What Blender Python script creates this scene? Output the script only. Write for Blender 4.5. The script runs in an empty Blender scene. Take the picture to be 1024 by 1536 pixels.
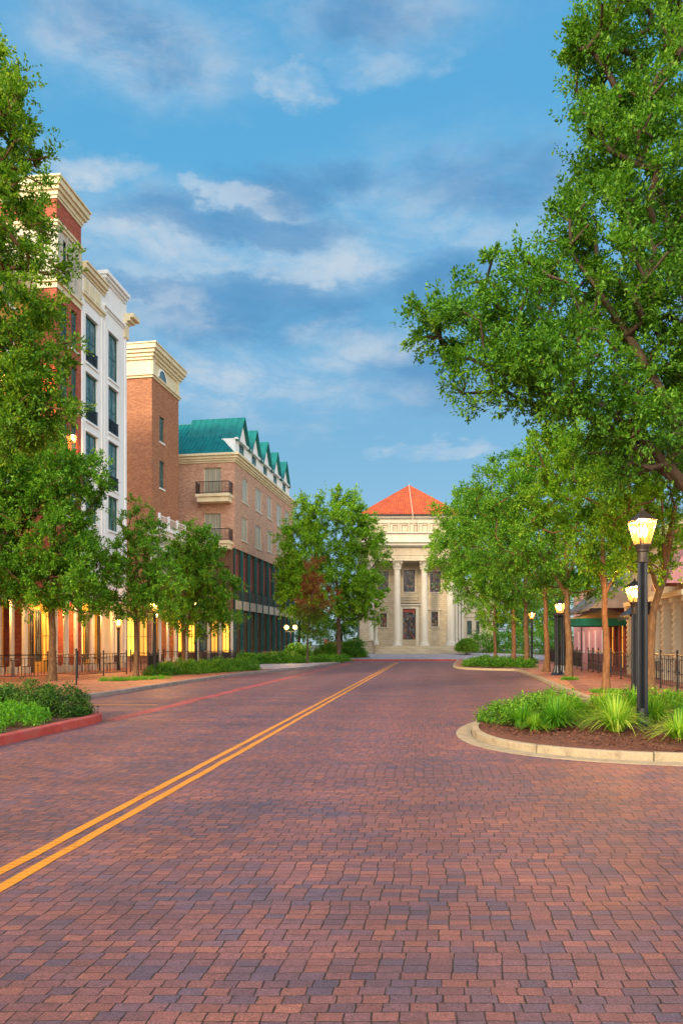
import bpy, math, random
import numpy as np
from mathutils import Vector, Matrix
R = math.radians
random.seed(5)
scn = bpy.context.scene
col = scn.collection

# ---------------------------------------------------------------- camera
F = 1100.0; CX = 512.0; HY = 966.0; CH = 1.6
cd = bpy.data.cameras.new("camera"); cam = bpy.data.objects.new("camera", cd); col.objects.link(cam)
cam.location = (0, 0, CH); cam.rotation_euler = (R(90), 0, 0)
cd.sensor_fit = 'VERTICAL'; cd.sensor_height = 36; cd.lens = F / 1536 * 36
cd.shift_y = (HY - 768) / 1536.0
cd.clip_start = .05; cd.clip_end = 2000
scn.camera = cam
scn.view_settings.view_transform = 'Standard'; scn.view_settings.look = 'None'
scn.view_settings.gamma = 1; scn.view_settings.exposure = EXPOSURE = 1.08
scn.render.resolution_x = 682; scn.render.resolution_y = 1024
scn.cycles.max_bounces = 6; scn.cycles.diffuse_bounces = 3; scn.cycles.transparent_max_bounces = 6
scn.cycles.sample_clamp_indirect = 4

# ---------------------------------------------------------------- node helper
class NT:
    def __init__(s, tree): s.t = tree; s.n = tree.nodes; s.l = tree.links
    def new(s, typ, **kw):
        n = s.n.new(typ)
        for k, v in kw.items(): setattr(n, k, v)
        return n
    def put(s, sock, v):
        if hasattr(v, 'links') or isinstance(v, bpy.types.NodeSocket): s.l.new(v, sock)
        elif v is not None:
            if isinstance(v, (tuple, list)) and len(v) == 3 and sock.type == 'RGBA': v = (*v, 1)
            sock.default_value = v
    def math(s, op, a, b=None, c=None, clamp=False):
        n = s.new('ShaderNodeMath', operation=op, use_clamp=clamp)
        s.put(n.inputs[0], a)
        if b is not None: s.put(n.inputs[1], b)
        if c is not None: s.put(n.inputs[2], c)
        return n.outputs[0]
    def vmath(s, op, a, b=None):
        n = s.new('ShaderNodeVectorMath', operation=op)
        s.put(n.inputs[0], a)
        if b is not None:
            if op == 'SCALE': s.put(n.inputs['Scale'], b)
            else: s.put(n.inputs[1], b)
        return n.outputs['Value'] if op in ('LENGTH', 'DISTANCE', 'DOT_PRODUCT') else n.outputs[0]
    def noise(s, vec, scale, detail=3, rough=.5, dist=0, color=False):
        n = s.new('ShaderNodeTexNoise'); s.put(n.inputs['Vector'], vec)
        n.inputs['Scale'].default_value = scale; n.inputs['Detail'].default_value = detail
        n.inputs['Roughness'].default_value = rough; n.inputs['Distortion'].default_value = dist
        return n.outputs['Color'] if color else n.outputs['Fac']
    def ramp(s, v, stops, interp='LINEAR'):
        n = s.new('ShaderNodeValToRGB'); s.put(n.inputs[0], v); cr = n.color_ramp; cr.interpolation = interp
        while len(cr.elements) < len(stops): cr.elements.new(.5)
        for e, (p, c) in zip(cr.elements, stops):
            e.position = p; e.color = (*c, 1) if isinstance(c, (tuple, list)) else (c, c, c, 1)
        return n.outputs[0]
    def mix(s, f, a, b, mode='MIX'):
        n = s.new('ShaderNodeMix', data_type='RGBA', blend_type=mode)
        s.put(n.inputs[0], f); s.put(n.inputs[6], a); s.put(n.inputs[7], b)
        return n.outputs[2]
    def mrange(s, v, a, b, c=0., d=1., smooth=False):
        n = s.new('ShaderNodeMapRange', interpolation_type='SMOOTHSTEP' if smooth else 'LINEAR')
        for i, x in enumerate((v, a, b, c, d)): s.put(n.inputs[i], x)
        return n.outputs[0]
    def comb(s, x, y, z):
        n = s.new('ShaderNodeCombineXYZ'); s.put(n.inputs[0], x); s.put(n.inputs[1], y); s.put(n.inputs[2], z); return n.outputs[0]
    def sep(s, v):
        n = s.new('ShaderNodeSeparateXYZ'); s.put(n.inputs[0], v); return n.outputs

# ---------------------------------------------------------------- sky (world)
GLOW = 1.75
SUN_EL = R(24); SUN_AZ = math.atan2(-.62, -.78)      # low sun, behind and to the left of the camera
w = bpy.data.worlds.new("World"); scn.world = w; w.use_nodes = True
T = NT(w.node_tree); w.node_tree.nodes.clear()
out = T.new('ShaderNodeOutputWorld'); bg = T.new('ShaderNodeBackground')
sky = T.new('ShaderNodeTexSky', sky_type='NISHITA'); sky.sun_disc = False
sky.sun_elevation = SUN_EL; sky.sun_rotation = SUN_AZ; sky.air_density = 1.0; sky.dust_density = .6; sky.ozone_density = 2.2
tc = T.new('ShaderNodeTexCoord'); d = T.vmath('NORMALIZE', tc.outputs['Generated'])
dx, dy, dz = T.sep(d)
az = T.math('ARCTAN2', dx, dy); el = T.math('ARCSINE', dz)
# clear sky colour: Nishita tinted a little, blended with a blue ramp by elevation
base = T.ramp(T.math('DIVIDE', el, 1.2), [(0, (.34, .49, .60)), (.08, (.24, .45, .61)), (.25, (.15, .40, .61)), (.45, (.10, .42, .71)), (1, (.06, .30, .66))])
nis = T.vmath('SCALE', sky.outputs[0], .12)
clear = T.mix(.86, nis, T.vmath('SCALE', base, .55))
p = T.comb(az, T.math('MULTIPLY', el, 2.3), 0)
wp1 = T.noise(p, 2.6, 6, .62, .6); wp2 = T.noise(T.vmath('ADD', p, (7.3, 2.1, 4)), 3.4, 6, .6, .4)
wp3 = T.noise(T.vmath('ADD', p, (3.3, 9.1, 1)), 9, 6, .65, .3)
warp = T.vmath('ADD', p, T.vmath('SCALE', T.vmath('SUBTRACT', T.noise(p, 5, 5, .65, 0, True), (.5, .5, .5)), .26))
def blob(px, py, rx, ry, soft=.75):
    a = math.atan((px - CX) / F); e = math.atan((HY - py) / math.hypot(F, px - CX)) * 2.3
    c = (a, e, 0); s_ = (F / rx, F / (ry * 2.3 * .8), 1)
    v = T.vmath('MULTIPLY', T.vmath('SUBTRACT', warp, c), s_)
    v = T.vmath('MULTIPLY', v, (1, 1, 0))
    return T.mrange(T.vmath('LENGTH', v), 1.25, 1.25 - soft, 0, 1, True)
def union(bl):
    m = None
    for b_ in bl: m = b_ if m is None else T.math('MAXIMUM', m, b_)
    return m
pale = union([blob(330, 375, 430, 90, 1.15), blob(545, 522, 120, 48, .7), blob(340, 575, 330, 75, 1.1), blob(190, 75, 230, 85, 1.1), blob(440, 118, 70, 30, .8), blob(590, 100, 90, 30, .9),
              blob(720, 320, 300, 120, 1.2), blob(230, 470, 140, 110, 1), blob(380, 300, 130, 28, .8), blob(660, 668, 100, 14, .8), blob(100, 245, 120, 26, 1), blob(560, 20, 220, 60, 1.1), blob(430, 405, 140, 30, .7), blob(560, 600, 240, 50, 1.2),
              blob(-500, 300, 400, 120, 1), blob(1500, 250, 500, 200, 1)])
dark = union([blob(400, 472, 215, 58, .7), blob(350, 335, 190, 32, .8), blob(470, 285, 150, 38, .9), blob(760, 275, 170, 58, 1), blob(660, 430, 170, 36, 1),
              blob(230, 425, 130, 24, .9), blob(660, 560, 170, 90, 1.1), blob(180, 50, 130, 50, 1), blob(540, 25, 160, 40, 1), blob(-700, 500, 400, 120, 1)])
pm = T.math('MULTIPLY', pale, T.mrange(wp1, .34, .6, .25, 1), clamp=True)
hi = T.mrange(T.math('ADD', wp3, T.math('MULTIPLY', wp2, .6)), .62, .98, 0, 1, True)
palec = T.mix(hi, (.20, .40, .60), (.50, .56, .62))
skyc = T.mix(T.math('MULTIPLY', pm, .8), clear, T.vmath('SCALE', palec, .66))
dm = T.math('MULTIPLY', dark, T.mrange(wp2, .36, .50, .10, 1), clamp=True)
darkc = T.mix(wp3, (.05, .19, .40), (.13, .33, .58))
skyc = T.mix(T.math('MULTIPLY', dm, .72), skyc, T.vmath('SCALE', darkc, .60))
lit = union([blob(540, 522, 110, 40, .8), blob(440, 402, 150, 22, .7), blob(340, 292, 80, 16, .7), blob(255, 455, 70, 40, .8), blob(400, 560, 120, 34, .9)])
lm_ = T.math('MULTIPLY', lit, T.mrange(T.math('ADD', wp3, T.math('MULTIPLY', wp2, .5)), .50, .95, 0, 1, True), clamp=True)
skyc = T.mix(T.math('MULTIPLY', lm_, .45), skyc, (.31, .36, .41))
# fill glow added to the unseen sky behind the camera, for soft front light
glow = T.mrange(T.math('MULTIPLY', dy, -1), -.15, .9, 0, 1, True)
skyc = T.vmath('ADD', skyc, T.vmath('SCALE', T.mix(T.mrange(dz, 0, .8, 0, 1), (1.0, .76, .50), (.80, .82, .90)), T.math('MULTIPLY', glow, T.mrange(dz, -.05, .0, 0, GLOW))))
SKYK = .90
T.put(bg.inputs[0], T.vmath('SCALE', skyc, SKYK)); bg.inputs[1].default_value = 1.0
T.l.new(bg.outputs[0], out.inputs[0])

# ---------------------------------------------------------------- sun
sd = bpy.data.lights.new("sun", 'SUN'); sd.energy = 2.3; sd.angle = R(11); sd.color = (1, .78, .52)
so = bpy.data.objects.new("sun", sd); col.objects.link(so)
sv = Vector((math.sin(SUN_AZ) * math.cos(SUN_EL), math.cos(SUN_AZ) * math.cos(SUN_EL), math.sin(SUN_EL)))
so.rotation_euler = sv.to_track_quat('Z', 'Y').to_euler()

# ---------------------------------------------------------------- materials
def newmat(name):
    m = bpy.data.materials.new(name); m.use_nodes = True
    t = NT(m.node_tree); b = m.node_tree.nodes['Principled BSDF']
    return m, t, b
def emitmat(name, c, s, stripes=False, base=(.5, .35, .12)):
    m, t, b = newmat(name)
    b.inputs['Base Color'].default_value = (*base, 1)
    co = t.new('ShaderNodeTexCoord').outputs['Object']
    if stripes:
        x, y, z = t.sep(co)
        u = t.math('ADD', x, y)
        f = t.noise(t.comb(t.math('MULTIPLY', u, 5), 0, t.math('MULTIPLY', z, .35)), 1.5, 3, .6)
        cc = t.mix(t.mrange(f, .35, .65), (c[0] * .62, c[1] * .52, c[2] * .5), c)
    else:
        cc = c
    t.put(b.inputs['Emission Color'], cc); b.inputs['Emission Strength'].default_value = s
    return m
def noisemat(name, c1, c2, scale=3, rough=.8, bump=0., bscale=40, metal=0, detail=5, stretch=(1, 1, 1), spec=.4, c3=None):
    m, t, b = newmat(name)
    co = t.vmath('MULTIPLY', t.new('ShaderNodeTexCoord').outputs['Object'], stretch)
    f = t.noise(co, scale, detail, .6)
    st = [(.3, c1), (.7, c2)] if c3 is None else [(.25, c1), (.5, c2), (.75, c3)]
    cc = t.ramp(f, st)
    f2 = t.noise(co, bscale, 3, .6)
    cc = t.mix(.35, cc, t.ramp(f2, [(.3, .35), (.7, .65)]), 'OVERLAY')
    t.put(b.inputs['Base Color'], cc); b.inputs['Roughness'].default_value = rough
    b.inputs['Metallic'].default_value = metal; b.inputs['Specular IOR Level'].default_value = spec
    if bump:
        bn = t.new('ShaderNodeBump'); bn.inputs['Strength'].default_value = bump; bn.inputs['Distance'].default_value = .02
        t.put(bn.inputs['Height'], f2); t.put(b.inputs['Normal'], bn.outputs[0])
    return m
def brickwall(name, c1, c2, c3, mortar, bw=.22, bh=.075, msize=.012, rough=.85, bump=.5, blot=(.8, 1.2)):
    m, t, b = newmat(name)
    x, y, z = t.sep(t.new('ShaderNodeTexCoord').outputs['Object'])
    u = t.math('ADD', x, y)
    v = t.comb(u, z, 0)
    br = t.new('ShaderNodeTexBrick'); t.put(br.inputs['Vector'], v)
    br.inputs['Scale'].default_value = 1; br.inputs['Brick Width'].default_value = bw; br.inputs['Row Height'].default_value = bh
    br.inputs['Mortar Size'].default_value = msize; br.inputs['Mortar Smooth'].default_value = .3
    br.inputs['Color1'].default_value = (0, 0, 0, 1); br.inputs['Color2'].default_value = (1, 1, 1, 1); br.inputs['Mortar'].default_value = (.5, .5, .5, 1)
    cc = t.ramp(br.outputs['Color'], [(0, c1), (.5, c2), (1, c3)])
    blt = t.noise(t.comb(u, t.math('MULTIPLY', z, .6), 0), .8, 6, .65)
    blo = t.mrange(blt, .3, .7, blot[0], blot[1])
    cc = t.vmath('SCALE', cc, blo)
    cc = t.mix(t.math('MULTIPLY', br.outputs['Fac'], .8), cc, mortar)
    t.put(b.inputs['Base Color'], cc); b.inputs['Roughness'].default_value = rough; b.inputs['Specular IOR Level'].default_value = .25
    bn = t.new('ShaderNodeBump'); bn.inputs['Strength'].default_value = bump; bn.inputs['Distance'].default_value = .015
    t.put(bn.inputs['Height'], t.math('ADD', t.math('SUBTRACT', 1, br.outputs['Fac']), t.math('MULTIPLY', t.noise(v, 30, 3), .4)))
    t.put(b.inputs['Normal'], bn.outputs[0])
    return m
def paving(name, bw, bh, ramp, mortar, rough=.6, off=.5, freq=2, msize=.006, warpamt=.02, blotch=.5, tint=None, spec=.5, rot=0, bump=.7):
    m, t, b = newmat(name)
    pos = t.new('ShaderNodeNewGeometry').outputs['Position']
    if rot:
        mp = t.new('ShaderNodeMapping'); mp.inputs['Rotation'].default_value = (0, 0, rot); t.put(mp.inputs[0], pos); pos = mp.outputs[0]
    wv = t.vmath('SUBTRACT', t.noise(pos, .55, 3, .6, 0, True), (.5, .5, .5))
    wf = t.vmath('SUBTRACT', t.noise(pos, 7, 2, .5, 0, True), (.5, .5, .5))
    v = t.vmath('ADD', t.vmath('ADD', pos, t.vmath('SCALE', wv, warpamt * 14)), t.vmath('SCALE', wf, warpamt))
    br = t.new('ShaderNodeTexBrick', offset=off, offset_frequency=freq, squash=.8, squash_frequency=3)
    t.put(br.inputs['Vector'], v); br.inputs['Scale'].default_value = 1
    br.inputs['Brick Width'].default_value = bw; br.inputs['Row Height'].default_value = bh
    t.put(br.inputs['Mortar Size'], t.mrange(t.noise(pos, 5, 3, .7), .3, .7, msize * .45, msize * 1.6)); br.inputs['Mortar Smooth'].default_value = .35
    br.inputs['Color1'].default_value = (0, 0, 0, 1); br.inputs['Color2'].default_value = (1, 1, 1, 1); br.inputs['Mortar'].default_value = (.5, .5, .5, 1)
    big = t.noise(t.vmath('MULTIPLY', pos, (.5, 1.3, 1)), .7, 4, .6)
    sel = t.math('ADD', br.outputs['Color'], t.mrange(big, .3, .7, -blotch, blotch), clamp=True)
    cc = t.ramp(sel, ramp)
    grain = t.noise(pos, 120, 3, .8)
    cc = t.mix(.55, cc, t.ramp(grain, [(.25, .22), (.5, .5), (.75, .8)]), 'OVERLAY')
    g2 = t.noise(pos, 22, 4, .7)
    cc = t.mix(.35, cc, t.ramp(g2, [(.3, .3), (.7, .7)]), 'OVERLAY')
    stain = t.noise(t.vmath('MULTIPLY', pos, (.35, 1.6, 1)), .5, 5, .62)
    cc = t.vmath('SCALE', cc, t.mrange(stain, .35, .68, 1.12, .80))
    fac = br.outputs['Fac']
    cc = t.mix(fac, cc, mortar)
    t.put(b.inputs['Base Color'], cc)
    t.put(b.inputs['Roughness'], t.mrange(g2, .3, .7, rough - .1, rough + .12)); b.inputs['Specular IOR Level'].default_value = spec
    h = t.math('ADD', t.math('MULTIPLY', t.math('SUBTRACT', 1, fac), 1.0), t.math('MULTIPLY', grain, .22))
    h = t.math('ADD', h, t.math('MULTIPLY', br.outputs['Color'], .35))
    bn = t.new('ShaderNodeBump'); bn.inputs['Strength'].default_value = bump; bn.inputs['Distance'].default_value = .012
    t.put(bn.inputs['Height'], h); t.put(b.inputs['Normal'], bn.outputs[0])
    return m
def leafmat(name, cols, rough=.5, trans=.42, top=None):
    m, t, b = newmat(name)
    g = t.new('ShaderNodeNewGeometry')
    big = t.noise(g.outputs['Position'], .9, 3, .6)
    f = t.math('ADD', t.math('MULTIPLY', g.outputs['Random Per Island'], .78), t.mrange(big, .3, .7, -.08, .30))
    cols = [(min(.6, c[0] * LK), min(.7, c[1] * LK), c[2]) for c in cols]; n = len(cols)
    cc = t.ramp(f, [(.08 + .84 * i / (n - 1), c) for i, c in enumerate(cols)])
    if top:      # the upper leaves of this tree have turned
        z_ = t.sep(t.new('ShaderNodeTexCoord').outputs['Object'])[2]
        k_ = t.mrange(t.math('ADD', z_, t.math('MULTIPLY', t.noise(g.outputs['Position'], 2.5), 2.4)), top[0], top[1], 0, 1)
        cc = t.mix(k_, cc, t.ramp(f, [(.2, (.16, .05, .02)), (.5, (.30, .10, .035)), (.8, (.36, .17, .05))]))
    t.put(b.inputs['Base Color'], cc); b.inputs['Roughness'].default_value = rough; b.inputs['Specular IOR Level'].default_value = .25
    tr = t.new('ShaderNodeBsdfTranslucent'); t.put(tr.inputs[0], t.vmath('MULTIPLY', cc, (1.3, 1.25, .6)))
    mx = t.new('ShaderNodeMixShader'); mx.inputs[0].default_value = trans
    t.l.new(b.outputs[0], mx.inputs[1]); t.l.new(tr.outputs[0], mx.inputs[2])
    t.l.new(mx.outputs[0], m.node_tree.nodes['Material Output'].inputs[0])
    return m
def glassmat(name, c=(.03, .06, .06), rough=.08):
    m, t, b = newmat(name)
    co = t.new('ShaderNodeTexCoord').outputs['Object']
    x, y, z = t.sep(co)
    f = t.noise(t.comb(t.math('ADD', x, y), t.math('MULTIPLY', z, .3), 0), 3.5, 3, .6)
    t.put(b.inputs['Base Color'], t.mix(t.mrange(f, .45, .6), c, (c[0] * 3.2 + .02, c[1] * 3 + .02, c[2] * 2.6 + .02)))
    b.inputs['Roughness'].default_value = rough; b.inputs['Specular IOR Level'].default_value = .7
    bn = t.new('ShaderNodeBump'); bn.inputs['Strength'].default_value = .12; bn.inputs['Distance'].default_value = .02
    t.put(bn.inputs['Height'], t.noise(co, 1.2, 2)); t.put(b.inputs['Normal'], bn.outputs[0])
    return m

M = {}
LK = 1.34
def roadmat():
    m, t, b = newmat('red_clay_pavers'); BW, BH = .120, .076
    pos = t.new('ShaderNodeNewGeometry').outputs['Position']
    wob = t.vmath('SCALE', t.vmath('SUBTRACT', t.noise(pos, 6, 3, .6, 0, True), (.5, .5, .5)), .015)
    wob = t.vmath('ADD', wob, t.vmath('SCALE', t.vmath('SUBTRACT', t.noise(pos, .5, 2, .5, 0, True), (.5, .5, .5)), .09))
    wob = t.vmath('ADD', wob, t.vmath('SCALE', t.vmath('SUBTRACT', t.noise(pos, 28, 2, .5, 0, True), (.5, .5, .5)), .009))
    x, y, z = t.sep(t.vmath('ADD', pos, wob))
    x = t.math('SUBTRACT', x, t.math('MULTIPLY', y, .118))            # joints run with the street
    v = t.math('DIVIDE', y, BH); row = t.math('FLOOR', v); fv = t.math('FRACT', v)
    def white(a, b_, w=0):
        n = t.new('ShaderNodeTexWhiteNoise', noise_dimensions='3D'); t.put(n.inputs[0], t.comb(a, b_, w)); return n.outputs[0]
    off = t.math('MULTIPLY', t.math('SUBTRACT', white(row, 3.5), .5), .22)
    off = t.math('ADD', off, t.math('MULTIPLY', t.math('GREATER_THAN', white(t.math('FLOOR', t.math('DIVIDE', row, 2)), 8.5), .5), .5))
    u = t.math('ADD', t.math('DIVIDE', x, BW), off); colm = t.math('FLOOR', u); fu = t.math('FRACT', u)
    rid = white(colm, row); rid2 = white(colm, row, 5.5)
    def joint(f, size, wdt):      # 1 in the joint, 0 on the brick
        d_ = t.math('MULTIPLY', t.math('MINIMUM', f, t.math('SUBTRACT', 1, f)), size); return t.mrange(d_, t.math('MULTIPLY', wdt, .35), wdt, 1, 0, True)
    jw = t.mrange(t.noise(pos, 9, 3, .7), .35, .65, .0024, .0068)
    blk = white(t.math('FLOOR', t.math('MULTIPLY', u, 1)), t.math('FLOOR', t.math('DIVIDE', row, 2)), 2.5)
    jv = joint(fu, BW, jw); jh = joint(fv, BH, t.math('MULTIPLY', jw, .75))
    jv = t.math('MULTIPLY', jv, t.mrange(t.noise(pos, 3.1, 3, .7), .34, .50, .6, 1)); jh = t.math('MULTIPLY', jh, t.mrange(t.noise(pos, 5, 2, .6), .35, .55, .4, .95))
    jm = t.math('MAXIMUM', jv, t.math('MULTIPLY', jh, t.mrange(white(colm, t.math('FLOOR', t.math('DIVIDE', row, 2)), 9.5), .06, .08, .1, 1)))
    big = t.noise(t.vmath('MULTIPLY', pos, (.45, 1.5, 1)), .8, 4, .6)
    sel = t.math('ADD', t.math('ADD', t.math('MULTIPLY', rid, .52), .25), t.mrange(big, .3, .7, -.20, .20), clamp=True)
    cc = t.ramp(sel, [(0, (.080, .062, .092)), (.25, (.115, .070, .090)), (.45, (.175, .076, .078)), (.7, (.235, .086, .070)), (.88, (.30, .108, .072)), (1, (.235, .078, .060))])
    cc = t.vmath('SCALE', cc, t.mrange(rid2, 0, 1, .86, 1.12))
    grain = t.noise(pos, 95, 4, .9); g2 = t.noise(pos, 26, 5, .8)
    cc = t.mix(.8, cc, t.ramp(grain, [(.32, .0), (.5, .5), (.68, 1.)]), 'OVERLAY')
    cc = t.mix(.6, cc, t.ramp(g2, [(.3, .22), (.7, .78)]), 'OVERLAY')
    stain = t.noise(t.vmath('MULTIPLY', pos, (.3, 1.8, 1)), .6, 6, .65)
    cc = t.vmath('SCALE', cc, t.mrange(stain, .35, .68, 1.08, .86))
    lane = t.math('COSINE', t.math('MULTIPLY', t.math('ADD', x, t.math('MULTIPLY', g2, .3)), 3.6))            # faint wheel paths
    cc = t.vmath('SCALE', cc, t.mrange(lane, -1, 1, 1.13, .99))
    drip = t.noise(t.vmath('ADD', pos, (31, 7, 0)), 2.3, 5, .7)
    cc = t.vmath('SCALE', cc, t.mrange(drip, .66, .76, 1, .68))
    cc = t.mix(t.math('MULTIPLY', jm, .94), cc, (.014, .010, .010))
    t.put(b.inputs['Base Color'], cc); t.put(b.inputs['Roughness'], t.mrange(g2, .3, .7, .50, .72)); b.inputs['Specular IOR Level'].default_value = .5
    h = t.math('SUBTRACT', t.math('ADD', t.math('MULTIPLY', grain, .35), t.math('MULTIPLY', rid2, .4)), jm)
    h = t.math('ADD', h, t.math('MULTIPLY', g2, .4))
    bn = t.new('ShaderNodeBump'); bn.inputs['Strength'].default_value = 1.; bn.inputs['Distance'].default_value = .014
    t.put(bn.inputs['Height'], h); t.put(b.inputs['Normal'], bn.outputs[0])
    return m
M['road'] = roadmat()
M['walk'] = paving('orange_sidewalk_brick', .2, .1,
    [(0, (.26, .08, .05)), (.5, (.42, .14, .065)), (1, (.52, .20, .09))], (.14, .06, .04), rough=.6, warpamt=.01, blotch=.25)
M['plazapave'] = paving('pale_pink_pavers', .4, .2,
    [(0, (.30, .22, .22)), (.5, (.40, .32, .31)), (1, (.50, .42, .40))], (.22, .15, .15), rough=.6, warpamt=.01, blotch=.25)
M['earth'] = noisemat('earth', (.05, .06, .03), (.10, .09, .05), .8, .95, .3, 15)
M['concrete'] = noisemat('pale_concrete', (.22, .165, .095), (.38, .30, .18), 4, .9, .8, 45, c3=(.30, .24, .16))
M['kerbgrey'] = noisemat('weathered_concrete', (.20, .17, .16), (.33, .28, .25), 2.5, .85, .5, 60)
M['kerbred'] = noisemat('worn_red_paint', (.24, .03, .035), (.40, .06, .05), 3, .6, .4, 40, c3=(.33, .10, .09))
def paintmat(name, c1, c2, w0, w1, floor_):
    m, t, b = newmat(name); pos = t.new('ShaderNodeNewGeometry').outputs['Position']
    f = t.noise(pos, 4, 5, .7); t.put(b.inputs['Base Color'], t.mix(f, c1, c2)); b.inputs['Roughness'].default_value = .6
    wear = t.noise(pos, 26, 5, .75); patch = t.noise(t.vmath('MULTIPLY', pos, (1.5, .6, 1)), 1.2, 4, .6)
    a = t.mrange(t.math('ADD', wear, t.math('MULTIPLY', patch, .6)), w0, w1, floor_, 1)     # paint worn through to the bricks
    rowj = t.math('ABSOLUTE', t.math('SUBTRACT', t.math('FRACT', t.math('DIVIDE', t.sep(pos)[1], .078)), .5))
    a = t.math('MULTIPLY', a, t.mrange(rowj, .43, .5, 1, .45))
    tr = t.new('ShaderNodeBsdfTransparent'); mx = t.new('ShaderNodeMixShader'); t.put(mx.inputs[0], a)
    t.l.new(tr.outputs[0], mx.inputs[1]); t.l.new(b.outputs[0], mx.inputs[2]); t.l.new(mx.outputs[0], m.node_tree.nodes['Material Output'].inputs[0]); return m
M['yellow'] = paintmat('yellow_road_paint', (.55, .17, .008), (.78, .31, .02), .52, .72, .45)
M['redpaint'] = paintmat('faded_red_paint', (.36, .045, .05), (.50, .10, .09), .55, .85, .50)
M['mulch'] = noisemat('mulch', (.028, .012, .008), (.13, .045, .022), 30, .95, 1., 60, c3=(.26, .11, .055))
M['black'] = noisemat('black_cast_iron', (.008, .010, .014), (.018, .020, .026), 6, .32, .1, 60, metal=.4, spec=.6)
M['rust'] = noisemat('dark_bronze', (.04, .03, .022), (.09, .07, .05), 12, .45, .2, 60, metal=.5)
M['brickbrown'] = brickwall('warm_brown_brick', (.26, .085, .042), (.37, .135, .060), (.47, .20, .09), (.36, .22, .13), blot=(.85, 1.12))
M['brickpink'] = brickwall('buff_pink_brick', (.36, .165, .105), (.50, .26, .155), (.62, .38, .24), (.48, .34, .25), blot=(.88, 1.12))
M['brickred'] = brickwall('deep_red_brick', (.27, .055, .032), (.36, .085, .045), (.43, .12, .06), (.32, .11, .07), blot=(.9, 1.1), bump=.3)
M['stone'] = brickwall('cream_stone_blocks', (.42, .34, .22), (.47, .385, .25), (.52, .43, .29), (.29, .225, .145), bw=.55, bh=.26, msize=.018, blot=(.82, 1.1))
M['stoneplain'] = noisemat('smooth_cream_stone', (.42, .35, .24), (.54, .46, .32), 1.5, .8, .25, 30, stretch=(1, 1, .4))
M['stonewhite'] = noisemat('pale_limestone', (.45, .41, .32), (.56, .51, .40), 1.2, .75, .2, 30, stretch=(1, 1, .3))
M['stuccowhite'] = noisemat('white_stucco', (.74, .73, .68), (.85, .84, .79), .7, .8, .15, 50, stretch=(1, 1, .35))
M['stuccocream'] = noisemat('cream_painted_trim', (.62, .52, .30), (.78, .68, .44), 1.2, .7, .15, 50, stretch=(1, 1, .4))
M['stuccoyellow'] = noisemat('golden_stucco', (.50, .27, .035), (.62, .35, .06), .8, .8, .2, 40)
M['stuccoorange'] = noisemat('orange_stucco', (.50, .20, .05), (.62, .28, .07), .8, .8, .2, 40)
M['stuccopink'] = noisemat('pink_stucco', (.58, .27, .30), (.70, .38, .40), .8, .8, .2, 40)
M['stuccobeige'] = noisemat('beige_stucco', (.42, .34, .24), (.56, .46, .33), 1.2, .8, .2, 40, stretch=(1, 1, .3))
M['roofgreen'] = noisemat('teal_metal_roof', (.003, .11, .10), (.006, .18, .155), 1.5, .45, .1, 30, metal=.1, stretch=(1, 1, .3))
M['darkgreen'] = noisemat('dark_teal_metal', (.004, .055, .055), (.01, .10, .095), 3, .45, .1, 30)
M['windowgreen'] = noisemat('green_frame', (.01, .09, .09), (.02, .15, .14), 3, .5, .1, 30)
M['woodbrown'] = noisemat('brown_timber', (.07, .035, .018), (.16, .08, .035), 5, .6, .3, 50, stretch=(1, 1, .15))
M['redpanel'] = noisemat('dark_red_panel', (.22, .025, .03), (.42, .07, .05), 1.6, .5, .1, 30)
M['glass'] = glassmat('dark_window_glass'); M['glassdark'] = None
def stained():
    m, t, b = newmat('stained_window_glass'); x, y, z = t.sep(t.new('ShaderNodeTexCoord').outputs['Object'])
    n = t.new('ShaderNodeTexWhiteNoise', noise_dimensions='2D'); t.put(n.inputs[0], t.comb(t.math('FLOOR', t.math('MULTIPLY', x, 4.2)), t.math('FLOOR', t.math('MULTIPLY', z, 3.1)), 0))
    cc = t.ramp(n.outputs[0], [(0, (.03, .035, .05)), (.3, (.10, .12, .16)), (.5, (.22, .07, .06)), (.68, (.26, .20, .12)), (.85, (.05, .04, .07)), (1, (.16, .10, .18))], 'CONSTANT')
    lead = t.math('MAXIMUM', t.math('LESS_THAN', t.math('FRACT', t.math('MULTIPLY', x, 4.2)), .14), t.math('LESS_THAN', t.math('FRACT', t.math('MULTIPLY', z, 3.1)), .10))
    t.put(b.inputs['Base Color'], t.mix(lead, cc, (.01, .01, .01))); b.inputs['Roughness'].default_value = .2; return m
M['glassdark'] = stained()
M['curtain'] = noisemat('pale_curtain', (.035, .06, .055), (.34, .35, .27), 7, .3, .2, 40, stretch=(1.4, 1.4, .03), c3=(.36, .20, .05))
M['glow'] = emitmat('lit_yellow_window', (1, .47, .035), 1.7, True)
M['gloworange'] = emitmat('lit_orange_window', (1, .43, .05), .75, True, base=(.4, .2, .05))
M['flame'] = emitmat('lamp_filament', (1, .70, .32), 16.)
M['bark'] = noisemat('brown_bark', (.045, .028, .018), (.09, .058, .035), 14, .9, .9, 50, stretch=(1, 1, .25), c3=(.13, .09, .058))
M['barkorange'] = noisemat('smooth_tan_bark', (.060, .030, .014), (.14, .068, .024), 16, .8, 1., 28, stretch=(1, 1, .3), c3=(.23, .13, .055))
M['leafdeep'] = leafmat('deep_green_leaves', [(.024, .082, .010), (.050, .15, .016), (.095, .23, .022), (.17, .31, .035)])
M['leafmid'] = leafmat('mid_green_leaves', [(.025, .10, .010), (.060, .18, .016), (.12, .27, .024), (.20, .36, .035)])
M['leaflime'] = leafmat('bright_green_leaves', [(.045, .14, .010), (.10, .24, .016), (.18, .34, .024), (.28, .42, .035)])
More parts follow.
